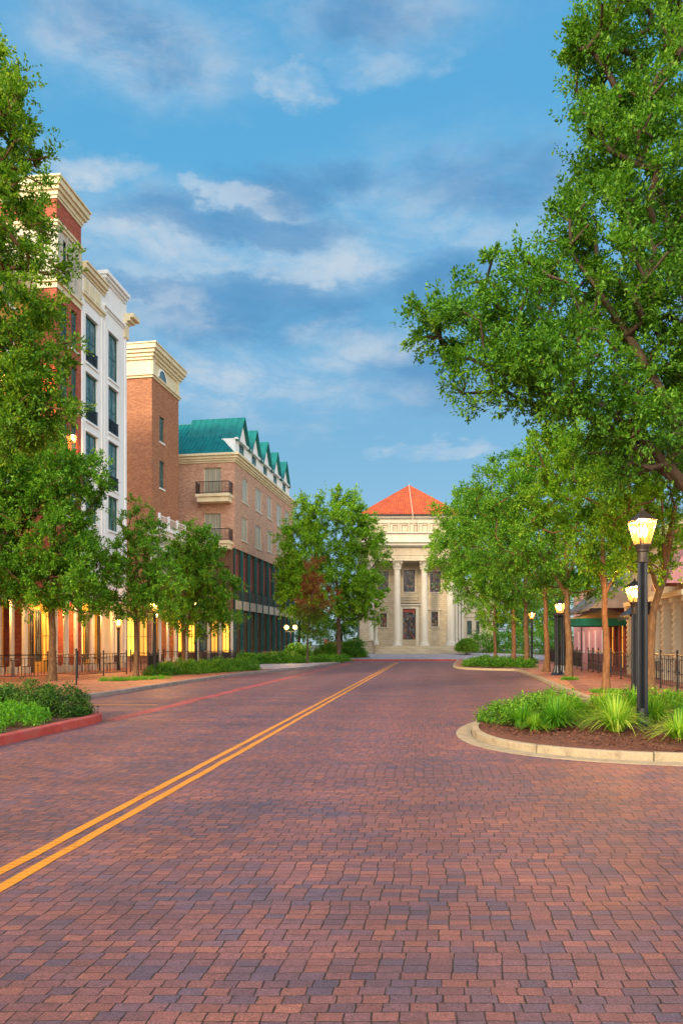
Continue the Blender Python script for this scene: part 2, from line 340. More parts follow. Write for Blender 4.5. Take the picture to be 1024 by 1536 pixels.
M['leafolive'] = leafmat('olive_green_leaves', [(.030, .095, .010), (.068, .17, .016), (.13, .26, .022), (.26, .35, .035)])
M['hedgedark'] = leafmat('dark_hedge_leaves', [(.010, .035, .008), (.022, .07, .012), (.05, .12, .018), (.10, .18, .025)])
M['leafred'] = leafmat('turning_leaves', [(.025, .08, .012), (.055, .13, .018), (.10, .19, .025), (.16, .22, .03)], top=(4.6, 6.0))
M['hedge'] = leafmat('hedge_leaves', [(.020, .085, .012), (.045, .15, .016), (.10, .24, .022), (.19, .34, .03)])
M['grassdeep'] = leafmat('green_blades', [(.035, .14, .012), (.06, .20, .014), (.11, .29, .018), (.17, .36, .025)])
M['grasslime'] = leafmat('lime_blades', [(.07, .20, .012), (.14, .30, .02), (.25, .40, .04), (.36, .46, .10)])
M['flower'] = leafmat('orange_petals', [(.5, .05, .02), (.7, .12, .02), (.8, .2, .03)])
M['awninggreen'] = noisemat('green_canvas', (.005, .13, .09), (.012, .20, .14), 2, .8, .2, 60)
M['awningyellow'] = noisemat('yellow_canvas', (.55, .30, .07), (.70, .42, .12), 2, .8, .2, 60)
M['canvasgrey'] = noisemat('grey_canvas', (.20, .17, .15), (.32, .28, .24), 2, .8, .2, 60)
M['canvaspink'] = noisemat('pink_canvas', (.45, .20, .20), (.58, .28, .27), 2, .8, .2, 60, stretch=(3, 3, .3))

def tilemat():
    m, t, b = newmat('red_clay_roof_tiles')
    x, y, z = t.sep(t.new('ShaderNodeTexCoord').outputs['Object'])
    f = t.noise(t.comb(x, y, z), 1.4, 5, .6)
    rows = t.math('FRACT', t.math('MULTIPLY', z, 3.2))
    cc = t.ramp(f, [(.3, (.38, .062, .018)), (.7, (.54, .115, .028))])
    cc = t.vmath('SCALE', cc, t.mrange(rows, 0, .25, .75, 1.0)); pan = t.math('ABSOLUTE', t.math('SUBTRACT', t.math('FRACT', t.math('MULTIPLY', x, 3.9)), .5)); cc = t.vmath('SCALE', cc, t.mrange(pan, .28, .46, 1.05, .72))
    t.put(b.inputs['Base Color'], cc); b.inputs['Roughness'].default_value = .6
    bn = t.new('ShaderNodeBump'); bn.inputs['Distance'].default_value = .04; t.put(bn.inputs['Height'], rows); t.put(b.inputs['Normal'], bn.outputs[0])
    return m
M['tile'] = tilemat()
def lampglass():
    m, t, b = newmat('ribbed_lamp_glass')
    b.inputs['Base Color'].default_value = (.08, .035, .008, 1); b.inputs['Roughness'].default_value = .15
    x, y, z = t.sep(t.new('ShaderNodeTexCoord').outputs['Object'])
    tr = t.new('ShaderNodeBsdfTransparent'); t.put(tr.inputs[0], (1, .88, .66))
    rib = t.math('ADD', .5, t.math('MULTIPLY', t.math('SINE', t.math('MULTIPLY', t.math('ADD', x, y), 150)), .5))
    b.inputs['Emission Color'].default_value = (1, .50, .12, 1)
    t.put(b.inputs['Emission Strength'], t.mrange(rib, 0, 1, .25, .8))   # frosted panes glow with the light inside
    mx = t.new('ShaderNodeMixShader'); t.put(mx.inputs[0], t.mrange(rib, 0, 1, .35, .75))
    t.l.new(tr.outputs[0], mx.inputs[1]); t.l.new(b.outputs[0], mx.inputs[2])
    t.l.new(mx.outputs[0], m.node_tree.nodes['Material Output'].inputs[0])
    return m
M['lampglass'] = lampglass()

# ---------------------------------------------------------------- object helpers
def tag(o, label=None, cat=None, group=None, kind=None):
    if label: o['label'] = label
    if cat: o['category'] = cat
    if group: o['group'] = group
    if kind: o['kind'] = kind
    return o
def empty(name, loc, label, cat, group=None, rz=0):
    o = bpy.data.objects.new(name, None); col.objects.link(o); o.location = loc; o.rotation_euler = (0, 0, rz)
    o.empty_display_size = .3
    return tag(o, label, cat, group)
def link(name, me, mat, parent=None, loc=None):
    o = bpy.data.objects.new(name, me); col.objects.link(o)
    if mat is not None and not me.materials: me.materials.append(mat)
    if parent: o.parent = parent
    if loc is not None: o.location = loc
    return o
def copy_tree(o, parent=None):
    c = o.copy(); col.objects.link(c)
    if parent: c.parent = parent
    for ch in list(o.children): copy_tree(ch, c)
    return c
class MB:
    def __init__(s): s.v = []; s.f = []
    def add(s, vs, fs):
        k = len(s.v); s.v += [tuple(v) for v in vs]; s.f += [tuple(i + k for i in f) for f in fs]; return s
    def box(s, x0, x1, y0, y1, z0, z1):
        return s.add([(x0, y0, z0), (x1, y0, z0), (x1, y1, z0), (x0, y1, z0), (x0, y0, z1), (x1, y0, z1), (x1, y1, z1), (x0, y1, z1)],
                     [(0, 3, 2, 1), (4, 5, 6, 7), (0, 1, 5, 4), (1, 2, 6, 5), (2, 3, 7, 6), (3, 0, 4, 7)])
    def pbox(s, P, a0, a1, b0, b1, z0, z1):          # box on a wall plane: a along it, b outwards
        pts = []
        for z in (z0, z1):
            for a, b in ((a0, b0), (a1, b0), (a1, b1), (a0, b1)): pts.append(P(a, b, z))
        return s.add(pts, [(0, 3, 2, 1), (4, 5, 6, 7), (0, 1, 5, 4), (1, 2, 6, 5), (2, 3, 7, 6), (3, 0, 4, 7)])
    def tube(s, p0, p1, r0, r1=None, n=8, caps=True):
        r1 = r0 if r1 is None else r1
        p0 = Vector(p0); p1 = Vector(p1); d = (p1 - p0).normalized()
        a = d.orthogonal().normalized() if abs(d.z) < .99 else Vector((1, 0, 0)); b = d.cross(a)
        vs = []
        for p, r in ((p0, r0), (p1, r1)):
            for i in range(n):
                t = 2 * math.pi * i / n; vs.append(p + (a * math.cos(t) + b * math.sin(t)) * r)
        fs = [(i, (i + 1) % n, n + (i + 1) % n, n + i) for i in range(n)]
        if caps: fs += [tuple(range(n - 1, -1, -1)), tuple(range(n, 2 * n))]
        return s.add(vs, fs)
    def lathe(s, prof, c=(0, 0, 0), n=16, flute=0, twist=0):
        vs = []
        for r, z in prof:
            for i in range(n):
                t = 2 * math.pi * (i + twist) / n; rr = r * (1 - flute * (i % 2)); vs.append((c[0] + rr * math.cos(t), c[1] + rr * math.sin(t), c[2] + z))
        m = len(prof); fs = []
        for j in range(m - 1):
            for i in range(n): fs.append((j * n + i, j * n + (i + 1) % n, (j + 1) * n + (i + 1) % n, (j + 1) * n + i))
        fs += [tuple(range(n - 1, -1, -1)), tuple((m - 1) * n + i for i in range(n))]
        return s.add(vs, fs)
    def prism(s, poly, z0, z1):
        n = len(poly)
        vs = [(x, y, z0) for x, y in poly] + [(x, y, z1) for x, y in poly]
        return s.add(vs, [tuple(range(n - 1, -1, -1)), tuple(range(n, 2 * n))] + [(i, (i + 1) % n, n + (i + 1) % n, n + i) for i in range(n)])
    def build(s, name, mat, parent=None, loc=None, smooth=False, off=None):
        me = bpy.data.meshes.new(name); vs = s.v
        if off is None and loc is not None and parent is None: off = loc
        if off is not None: vs = [(x - off[0], y - off[1], z - off[2]) for x, y, z in vs]
        me.from_pydata(vs, [], s.f)
        if smooth: me.polygons.foreach_set('use_smooth', [True] * len(me.polygons))
        me.update()
        return link(name, me, mat, parent, loc if parent is None else None)

def G(px, py, z=0.):                     # a point of the ground seen at a pixel of the survey photo
    Y = (CH - z) * F / (py - HY); return ((px - CX) / F * Y, Y)
def X(px, Y): return (px - CX) / F * Y
def Z(py, Y): return CH + (HY - py) / F * Y

# wall frames: P(a, b, z) with a along the wall, b outwards, in the building's local frame
def frame(o, u, n):
    return lambda a, b, z: (o[0] + u[0] * a + n[0] * b, o[1] + u[1] * a + n[1] * b, z)
def wall(mb, P, a0, a1, z0, z1, ops=(), depth=.18):
    xs = sorted({a0, a1, *[o[0] for o in ops], *[o[1] for o in ops]}); zs = sorted({z0, z1, *[o[2] for o in ops], *[o[3] for o in ops]})
    xs = [x for x in xs if a0 <= x <= a1]; zs = [z for z in zs if z0 <= z <= z1]
    for i in range(len(xs) - 1):
        for j in range(len(zs) - 1):
            cx = (xs[i] + xs[i + 1]) / 2; cz = (zs[j] + zs[j + 1]) / 2
            if any(o[0] < cx < o[1] and o[2] < cz < o[3] for o in ops): continue
            mb.add([P(xs[i], 0, zs[j]), P(xs[i + 1], 0, zs[j]), P(xs[i + 1], 0, zs[j + 1]), P(xs[i], 0, zs[j + 1])], [(0, 1, 2, 3)])
    for (a, b, c, d_) in ops:
        q = [P(a, 0, c), P(b, 0, c), P(b, 0, d_), P(a, 0, d_)]; r = [P(a, -depth, c), P(b, -depth, c), P(b, -depth, d_), P(a, -depth, d_)]
        mb.add(q + r, [(0, 4, 5, 1), (1, 5, 6, 2), (2, 6, 7, 3), (3, 7, 4, 0), (4, 7, 6, 5)])
def window(parent, P, op, fm, pm, nx=1, nz=1, fw=.07, depth=.15, sill=None, name='window', lintel=None, rail=None):
    a0, a1, z0, z1 = op; f = MB()
    dd = -depth
    f.pbox(P, a0, a0 + fw, dd, dd + .06, z0, z1); f.pbox(P, a1 - fw, a1, dd, dd + .06, z0, z1)
    f.pbox(P, a0 + fw, a1 - fw, dd, dd + .06, z0, z0 + fw); f.pbox(P, a0 + fw, a1 - fw, dd, dd + .06, z1 - fw, z1)
    for i in range(1, nx + 1):
        a = a0 + (a1 - a0) * i / (nx + 1); f.pbox(P, a - fw * .35, a + fw * .35, dd + .005, dd + .05, z0 + fw, z1 - fw)
    for i in range(1, nz + 1):
        z = z0 + (z1 - z0) * i / (nz + 1); f.pbox(P, a0 + fw, a1 - fw, dd + .008, dd + .046, z - fw * .3, z + fw * .3)
    o = f.build(name, fm, parent)
    g = MB(); g.add([P(a0 + .01, dd + .02, z0 + .01), P(a1 - .01, dd + .02, z0 + .01), P(a1 - .01, dd + .02, z1 - .01), P(a0 + .01, dd + .02, z1 - .01)], [(0, 1, 2, 3)])
    g.build('pane', pm, o)
    if sill: s_ = MB(); s_.pbox(P, a0 - .08, a1 + .08, -depth + .065, .07, z0 - .12, z0 - .002); s_.build('sill', sill, o)
    if lintel: s_ = MB(); s_.pbox(P, a0 - .08, a1 + .08, .002, .05, z1 + .002, z1 + .16); s_.build('lintel', lintel, o)
    if rail:
        s_ = MB(); s_.pbox(P, a0, a1, -.03, .03, z0 + .75, z0 + .80); s_.pbox(P, a0, a1, -.03, .03, z0 + .05, z0 + .09); k = int((a1 - a0) / .09) + 1
        for i in range(k + 1):
            a = a0 + (a1 - a0 - .02) * i / k; s_.pbox(P, a, a + .02, -.012, .012, z0 + .09, z0 + .75)
        s_.build('guard_rail', rail, o)
    return o
def cornice(mb, poly_fn, steps):
    for (b, z0, z1) in steps: poly_fn(mb, b, z0, z1)

# ================================================================ ground
def sheet(name, poly, z, mat, thick=None):
    mb = MB()
    if thick: mb.prism(poly, z - thick, z)
    else: mb.add([(x, y, z) for x, y in poly], [tuple(range(len(poly)))])
    return tag(mb.build(name, mat), kind='structure')
sheet('ground', [(-900, -300), (900, -300), (900, 1500), (-900, 1500)], -.06, M['earth'])
sheet('road', [(-60, -12), (60, -12), (60, 69), (-60, 69)], 0, M['road'])

def ribbon(name, pts, wdt, z0, z1, mat, kind='structure', offset=0, closed=False, joint=False):
    """solid strip of width wdt following a polyline, on its left side (+ offset)"""
    mb = MB(); n = len(pts); L = []; Rr = []
    for i, p in enumerate(pts):
        a = Vector(pts[i - 1] if i else pts[0]); b = Vector(pts[i + 1] if i < n - 1 else pts[-1])
        if closed: a = Vector(pts[i - 1]); b = Vector(pts[(i + 1) % n])
        t = (b - a).normalized(); nn = Vector((-t.y, t.x)); p = Vector(p)
        L.append(p + nn * (offset + wdt)); Rr.append(p + nn * offset)
    m = n if closed else n - 1
    vs = [(q.x, q.y, z) for q in Rr for z in (z0, z1)] + [(q.x, q.y, z) for q in L for z in (z0, z1)]
    fs = []
    for i in range(m):
        j = (i + 1) % n; a0, a1, b0, b1 = 2 * i, 2 * i + 1, 2 * j, 2 * j + 1; k = 2 * n
        fs += [(a0, b0, b1, a1), (k + a1, k + b1, k + b0, k + a0), (a1, b1, k + b1, k + a1), (a0, k + a0, k + b0, b0)]
    if not closed: fs += [(0, 1, 2 * n + 1, 2 * n), (2 * n - 2, 4 * n - 2, 4 * n - 1, 2 * n - 1)]
    mb.add(vs, fs)
    return tag(mb.build(name, mat), kind=kind)
def kerb(name, pts, wdt, z0, z1, mat, offset=0, block=1.6, gap=.014):
    """kerbstones laid end to end along a line, a thin open joint between them"""
    P_ = [Vector(p) for p in pts]; S_ = [0]
    for a, b in zip(P_, P_[1:]): S_.append(S_[-1] + (b - a).length)
    def at(s):
        for i in range(len(P_) - 1):
            if s <= S_[i + 1] or i == len(P_) - 2: t = (s - S_[i]) / (S_[i + 1] - S_[i]); return P_[i].lerp(P_[i + 1], t), (P_[i + 1] - P_[i]).normalized()
    def tan(s): return (at(min(S_[-1], s + .12))[0] - at(max(0, s - .12))[0]).normalized()
    mb = MB(); n = max(1, round(S_[-1] / block)); r_ = random.Random(3); bv = .012
    for k in range(n):
        s0 = S_[-1] * k / n + gap / 2; s1 = S_[-1] * (k + 1) / n - gap / 2; m = 6; dz = r_.uniform(-.004, .004); vs = []
        for i in range(m + 1):
            s = s0 + (s1 - s0) * i / m; p, _ = at(s); t = tan(s); nn = Vector((-t.y, t.x))
            for w_, z_ in ((0, z0), (0, z1 - bv), (bv, z1), (wdt - bv, z1), (wdt, z1 - bv), (wdt, z0)): q = p + nn * (offset + w_); vs.append((q.x, q.y, z_ + (dz if z_ > z0 else 0)))
        fs = [(6 * i + j, 6 * i + 6 + j, 6 * i + 7 + j, 6 * i + 1 + j) for i in range(m) for j in range(5)] + [tuple(range(6)), tuple(6 * m + 5 - j for j in range(6))]
        mb.add(vs, fs)
    return tag(mb.build(name, mat), kind='structure')
def smooth(pts, it=2):
    for _ in range(it):
        q = [pts[0]]
        for a, b in zip(pts, pts[1:]):
            q += [(a[0] * .75 + b[0] * .25, a[1] * .75 + b[1] * .25), (a[0] * .25 + b[0] * .75, a[1] * .25 + b[1] * .75)]
        pts = q + [pts[-1]]
    return pts
KL = smooth([(-14, 19.6), (-9.2, 19.8), (-7.5, 20.9), (-7.05, 24), (-6.2, 31), (-5.0, 38.5), (-3.4, 43.5), (-2.0, 48), (-.7, 57), (.3, 64), (.9, 68.9)])
KR = smooth([(16, 18.3), (8.2, 18.4), (6.9, 19.4), (7.1, 21.4), (7.9, 26.7), (9.3, 35), (10.4, 42.8)], 2) + smooth([(10.35, 43.6), (8.6, 44.6), (7.6, 46.4), (7.6, 49), (8.3, 54), (9.8, 62), (11, 68.9)], 2)
sheet('sidewalk_left', [(-60, 19.6)] + KL + [(.9, 69.3), (-60, 69.3)], .12, M['walk'], .3)
sheet('sidewalk_right', [(60, 18.3), (60, 69.3), (11, 69.3)] + KR[::-1], .12, M['walk'], .3)
kerb('kerb_left', KL, .16, -.02, .128, M['kerbgrey'], offset=-.03)
kerb('kerb_right', KR[::-1], .16, -.02, .130, M['concrete'], offset=-.13)
# pale plaza paving on the left, in front of the green-roofed block
sheet('plaza_paving', [(-7.2, 44.5), (-3.9, 43.3), (-2.3, 48), (-1.0, 57), (0, 64), (.5, 68.8), (-6, 66), (-8.4, 52)], .124, M['plazapave'])
# plaza rising to the courthouse steps
mb = MB(); mb.add([(-60, 69, .0), (60, 69, .0), (60, 69, .12), (-60, 69, .12), (-60, 83.5, .55), (60, 83.5, .55), (-60, 140, .6), (60, 140, .6)],
                  [(0, 1, 2, 3), (3, 2, 5, 4), (4, 5, 7, 6)])
tag(mb.build('courthouse_plaza', M['plazapave']), kind='structure')
ribbon('kerb_far', [(.4, 68.95), (11.4, 68.95)], .2, -.01, .16, M['kerbred'])
# painted lines
def line(name, a, b, wdt, mat, label, cat, z=.004, n=1, wob=0.0):
    pts = [(a[0] + (b[0] - a[0]) * i / n + (random.uniform(-wob, wob) if 0 < i < n else 0), a[1] + (b[1] - a[1]) * i / n) for i in range(n + 1)]
    mb = MB(); vs = []
    for x, y in pts: vs += [(x - wdt / 2 + random.uniform(-wob, wob), y, z), (x + wdt / 2 + random.uniform(-wob, wob), y, z)]
    mb.add(vs, [(2 * i, 2 * i + 1, 2 * i + 3, 2 * i + 2) for i in range(n)])
    return tag(mb.build(name, mat), kind='structure')
yl = lambda Y, o: (-2.92 + .122 * Y + o, Y)
line('centre_line_paint', yl(-1, -.10), yl(64, -.10), .095, M['yellow'], '', '', n=200, wob=.006)
line('centre_line_paint', yl(-1, .10), yl(64, .10), .095, M['yellow'], '', '', n=200, wob=.006)
line('edge_line_paint', (-4.83, 15.3), (-6.46 + .112 * 62 + .3, 62), .34, M['redpaint'], '', '', n=90, wob=.02)
line('stop_line_paint', (.7, 67.9), (11, 67.9), .9, M['redpaint'], '', '', n=2)
sheet('driveway_line_paint', [(-9.5, 19.15), (-4.8, 19.15), (-4.8, 19.3), (-9.5, 19.3)], .005, M['yellow'])

# ================================================================ planters
def thing_mesh(mb, name, mat, label, cat, loc, group=None):
    return tag(mb.build(name, mat, loc=loc), label, cat, group)
def bed(name, poly, z, mat, label, cat, seed=1, amp=.05, step=.12, kind=None):
    """uneven soil surface clipped to a polygon"""
    rng = np.random.default_rng(seed); xs = [p[0] for p in poly]; ys = [p[1] for p in poly]
    def inside(x, y):
        c = False; j = len(poly) - 1
        for i in range(len(poly)):
            xi, yi = poly[i]; xj, yj = poly[j]
            if (yi > y) != (yj > y) and x < (xj - xi) * (y - yi) / (yj - yi) + xi: c = not c
            j = i
        return c
    nx = int((max(xs) - min(xs)) / step) + 1; ny = int((max(ys) - min(ys)) / step) + 1; idx = {}; mb = MB(); 
    def h(i, j):
        x = min(xs) + i * step; y = min(ys) + j * step
        return z + amp * (math.sin(x * 2.1 + 1) * math.cos(y * 1.7) + math.sin(x * 5.3 + y * 4.1) * .4) + rng.uniform(-.012, .012)
    for i in range(nx + 1):
        for j in range(ny + 1): mb.v.append((min(xs) + i * step, min(ys) + j * step, h(i, j)))
    for i in range(nx):
        for j in range(ny):
            if inside(min(xs) + (i + .5) * step, min(ys) + (j + .5) * step):
                a = i * (ny + 1) + j; mb.f.append((a, a + ny + 1, a + ny + 2, a + 1))
    return tag(mb.build(name, mat), kind='structure')
# right planter: rounded nose towards the road
PR = smooth([(12, 9.35), (8, 9.45), (5.5, 9.75), (4.0, 10.05), (3.0, 10.6), (2.45, 11.4), (2.3, 12.6), (2.6, 14), (3.3, 15.4), (4.6, 16.5), (7, 17), (12, 17)], 2)
kerb('kerb_planter_right', PR[::-1], .12, -.02, .125, M['concrete'], offset=-.085)
ribbon('gutter_apron', PR[4:34], .26, -.05, .010, M['concrete'], offset=.10)
bed('planter_soil', PR, .10, M['mulch'], '', '', 3, .03, .1)
# left planter with worn red kerb
PL = [(-8.4, -2), (-6.05, 6.5), (-5.62, 9.5), (-5.3, 12), (-4.97, 14.4), (-4.92, 15.1), (-5.1, 15.6), (-5.9, 16.2), (-8, 17.4), (-14, 18.2), (-14, -2)]
kerb('kerb_planter_left', PL[:7], .2, -.02, .15, M['kerbred'], block=2.2)
ribbon('kerb_planter_back', PL[6:10], .18, -.02, .14, M['kerbgrey'])
bed('planter_earth', [(-14, -1.5), (-8.5, -1.5), (-6.2, 6.5), (-5.8, 9.5), (-5.45, 12), (-5.1, 14.6), (-5.3, 15.5), (-8, 17.2), (-14, 18)], .11, M['mulch'], '', '', 4, .02, .14)
# bulb-out bed on the right kerb, and strips of soil on the left walk
bed('bulb_soil', [(8.0, 46.5), (8.8, 45.2), (10.6, 44.4), (11.6, 47), (12.2, 52), (13, 60), (10.2, 60), (8.6, 53)], .15, M['mulch'], '', '', 5, .02, .3)

# ================================================================ left buildings
class Facade:
    def __init__(s, X0, Y0, k):
        n = math.hypot(k, 1); s.X0 = X0; s.Y0 = Y0; s.ux = k / n; s.uy = 1 / n; s.rz = math.atan2(s.uy, s.ux)
    def t(s, px): r = (px - CX) / F; return (r * s.Y0 - s.X0) / (s.ux - r * s.uy)
    def z(s, px, py): return Z(py, s.Y0 + s.uy * s.t(px))
    def base(s, name, label, cat='building', group=None): return empty(name, (s.X0, s.Y0, .12), label, cat, group, s.rz)
# every wall below is built in the building's own frame: x along the street, y into the block, floor at z = 0 (0.12 above the road)
SF = frame((0, 0), (1, 0), (0, -1))       # street face
CF = frame((0, 0), (0, 1), (-1, 0))       # face towards the near end of the street
def slab(mb, b, L, D, z0, z1, x0=0): mb.box(x0 - b, L + b, -b, D + b, z0, z1)

def arcade(root, L, ztop, colmat, seed, camface=0, pitch=1.25, lights=True, depth=1.5, first=.25, wallmat='stuccoyellow', energy=110):
    """lit ground floor: columns on the facade line, recessed shopfronts behind"""
    rnd = random.Random(seed)
    k = max(2, int(L / pitch)); ps = [first + (L - 2 * first) * i / k for i in range(k + 1)]
    for i, a in enumerate(ps):
        mb = MB(); r = .15 if i % 2 else .11
        mb.box(a - r - .05, a + r + .05, -.02, .38, 0, .35)
        mb.lathe([(r + .03, .35), (r, .42), (r * .96, ztop - .5), (r + .02, ztop - .42), (r + .05, ztop - .36), (r + .07, ztop - .25)], (a, .18, 0), 12)
        mb.box(a - r - .06, a + r + .06, -.02, .38, ztop - .25, ztop)
        mb.build('column', colmat, root)
    P = frame((0, depth), (1, 0), (0, -1))
    x = 0.05; items = []
    while x < L - .3:
        wd = rnd.uniform(.38, .8); items.append((x, min(x + wd, L - .04), rnd.random())); x += wd + rnd.uniform(.05, .3)
    ops = [(a, b, (.0 if q > .72 else .55), ztop - rnd.uniform(.5, .9)) for a, b, q in items]
    mb = MB(); wall(mb, P, 0, L, 0, ztop, ops, .1)
    mb.add([(0, 0, ztop - .01), (L, 0, ztop - .01), (L, depth, ztop - .01), (0, depth, ztop - .01)], [(0, 1, 2, 3)])
    mb.build('recessed_wall', M[wallmat], root)
    for (a, b, q), op in zip(items, ops):
        if q > .72:
            o = window(root, P, op, M['woodbrown'], M['glass'], 1, 3, .07, .08, name='door')
        elif q > .3: window(root, P, op, M['woodbrown'], M['glow'], 1, 1, .05, .08, name='shop_window')
        elif q > .15: window(root, P, op, M['woodbrown'], M['gloworange'], 1, 1, .06, .08, name='shop_window')
        else: window(root, P, op, M['woodbrown'], M['glass'], 2, 1, .06, .08, name='shop_window')
    if lights:
        n = max(1, int(L / 3.2))
        for i in range(n):
            a = L * (i + .5) / n
            mb = MB(); mb.tube((a, depth * .5, ztop - .02), (a, depth * .5, ztop - .35), .012); mb.lathe([(.05, -.62), (.12, -.52), (.12, -.38), (.04, -.34)], (a, depth * .5, ztop), 10)
            lm = mb.build('pendant_lamp', M['flame'], root)
            ld = bpy.data.lights.new('pendant_light', 'POINT'); ld.energy = energy; ld.color = (1, .56, .20); ld.shadow_soft_size = .12
            lo = bpy.data.objects.new('pendant_light', ld); col.objects.link(lo); lo.parent = root; lo.location = (a, depth * .45, ztop - .85)

A = 19.0; K = .12
# ---- yellow building at the far left edge, set back
Y0 = 22.0; fy = Facade(-20.3 + K * Y0, Y0, K); L = 15.5
root = fy.base('yellow_building', 'pale yellow stuccoed block behind the leafy trees at the left edge of the street', 'building')
mb = MB(); ops = []
for zi in range(1, 6):
    for i in range(5): ops.append((1.2 + i * 2.95, 2.35 + i * 2.95, 3.2 * zi + 1.9, 3.2 * zi + 3.7))
wall(mb, SF, 0, L, 4.2, 19.5, ops); wall(mb, CF, 0, 12, 0, 19.5)
mb.add([(0, 0, 19.5), (L, 0, 19.5), (L, 12, 19.5), (0, 12, 19.5)], [(0, 1, 2, 3)]); mb.build('wall', M['stuccoyellow'], root)
mb = MB(); slab(mb, .15, L - .3, 12, 18.9, 19.2); slab(mb, .35, L - .5, 12, 19.2, 19.8); mb.build('cornice', M['stuccocream'], root); mb = MB(); slab(mb, .12, L - .3, 12, 3.98, 4.3); mb.build('storefront_cornice', M['stuccocream'], root)
for o in ops: window(root, SF, o, M['stuccowhite'], M['glass'], 1, 1, sill=M['stuccowhite'])
arcade(root, L, 3.98, M['stonewhite'], 3, pitch=1.15, energy=85)

# ---- deep red brick building
Y0 = 37.4; fr = Facade(-A + K * Y0, Y0, K); L = fr.t(122)
root = fr.base('red_brick_building', 'tall deep red brick building with a cream cornice, left of the white facade', 'building')
D = 11; zc = Z(268, Y0) - .12
zb1 = Z(334, Y0) - .12; zw0 = fr.z(100, 437) - .12
ops = []
for j, (y0_, y1_) in enumerate([(458, 516), (542, 606), (628, 690), (712, 772)]):
    a = (fr.t(91.5), fr.t(102.5)); ops.append((*a, fr.z(97, y1_) - .12, fr.z(97, y0_) - .12))
    a = (fr.t(107.5), fr.t(116.5)); ops.append((*a, fr.z(112, y1_ + 9) - .12, fr.z(112, y0_ + 9) - .12))
mb = MB(); wall(mb, SF, 0, L, 4.2, zw0, ops); wall(mb, CF, 0, D, 4.2, zw0, [(1.6, 2.6, z, z + 2) for z in (6, 9.2, 12.4, 15.6)])
wall(mb, SF, 0, L, zb1, zc - .7); wall(mb, CF, 0, D, zb1, zc - .7)
mb.add([(L, 0, 0), (L, D, 0), (L, D, zc - .3), (L, 0, zc - .3)], [(0, 1, 2, 3)])
mb.build('brick_wall', M['brickred'], root)
for o in ops: window(root, SF, o, M['windowgreen'], M['glass'], 1, 2, .05, .16, sill=M['stuccowhite'])
up = [(fr.t(86.5), fr.t(90.5), zw0 + .75, zb1 - .5), (fr.t(95), fr.t(102), zw0 + .75, zb1 - .5), (fr.t(109), fr.t(114), zw0 + .75, zb1 - .5)]
mb = MB(); wall(mb, SF, 0, L, zw0, zb1, up); wall(mb, CF, 0, D, zw0, zb1, [(.4, .9, zw0 + .75, zb1 - .5), (1.6, 2.6, zw0 + .75, zb1 - .5)])
for x in (.02, L * .36, L * .62, L - .2): mb.pbox(SF, x, x + .17, .002, .07, zw0 + .3, zb1 - .2)
mb.build('attic_wall', M['stonewhite'], root)
for o in up: window(root, SF, o, M['windowgreen'], M['glass'], 0, 1, .05, .16)
mb = MB()
for b, z0, z1 in ((.06, zc - 1.0, zc - .85), (.12, zc - .85, zc - .62), (.24, zc - .62, zc - .42), (.34, zc - .42, zc - .1), (.42, zc - .1, zc)): slab(mb, b, L - .05 if b < .2 else L, D, z0, z1)
mb.build('cornice', M['stuccocream'], root)
mb = MB()
for b, z0, z1 in ((.09, zb1 - .16, zb1), (.17, zb1, zb1 + .12)): slab(mb, b, L - .2, D, z0, z1)
mb.build('band_course', M['stuccocream'], root); mb = MB()
for b, z0, z1 in ((.06, zw0 - .3, zw0 - .02), (.16, zw0 - .02, zw0 + .12)): slab(mb, b, L - .2, D, z0, z1)
mb.build('band_course', M['stuccocream'], root); mb = MB(); slab(mb, .12, L - .2, D, 3.98, 4.3); mb.build('storefront_cornice', M['stuccocream'], root)
arcade(root, L, 3.98, M['stonewhite'], 8, pitch=1.2)

# ---- white building
Y0 = fr.Y0 + fr.uy * fr.t(122); fw_ = Facade(-A + K * Y0, Y0, K); L = fw_.t(190)
root = fw_.base('white_building', 'tall white stuccoed building with green windows, between the red and brown brick ones', 'building')
D = 11; c1 = fw_.t(155); zA = fw_.z(141, 412) - .12; zB = fw_.z(172, 425) - .12
ops = []
for (y0_, y1_) in ((475, 549), (560, 635), (648, 702), (738, 785)):
    ops.append((fw_.t(129), fw_.t(146.5), fw_.z(138, y1_) - .12, fw_.z(138, y0_ + 4) - .12))
for (y0_, y1_) in ((503, 572), (583, 652), (665, 735), (746, 797)):
    ops.append((fw_.t(163), fw_.t(177.5), fw_.z(170, y1_) - .12, fw_.z(170, y0_) - .12))
rails = [1, 1, 0, 0, 0, 1, 1, 0]
mb = MB(); wall(mb, SF, 0, c1, 4.2, zA - .3, [o for o in ops if o[0] < c1], .2); wall(mb, SF, c1, L, 4.2, zB - .3, [o for o in ops if o[0] > c1], .2)
mb.add([(0, 0, zA - .3), (c1, 0, zA - .3), (c1, D, zA - .3), (0, D, zA - .3)], [(0, 1, 2, 3)])
mb.add([(c1, 0, zB - .3), (L, 0, zB - .3), (L, D, zB - .3), (c1, D, zB - .3)], [(0, 1, 2, 3)])
mb.add([(c1, 0, zA - .3), (c1, D, zA - .3), (c1, D, zB - .3), (c1, 0, zB - .3)], [(0, 1, 2, 3)])
mb.add([(L, 0, 0), (L, D, 0), (L, D, zB - .3), (L, 0, zB - .3)], [(0, 1, 2, 3)])
for x in (.05, c1 - .28, c1 + .12, L - .3): mb.pbox(SF, x, x + .2, .002, .06, 4.4, (zA if x < c1 else zB) - 1.9)
mb.build('wall', M['stuccowhite'], root)
for o, rl in zip(ops, rails): window(root, SF, o, M['windowgreen'], M['glass'], 1, 1, .07, .16, sill=M['stuccowhite'], rail=M['black'] if rl else None, lintel=M['stuccowhite'])
mb = MB()
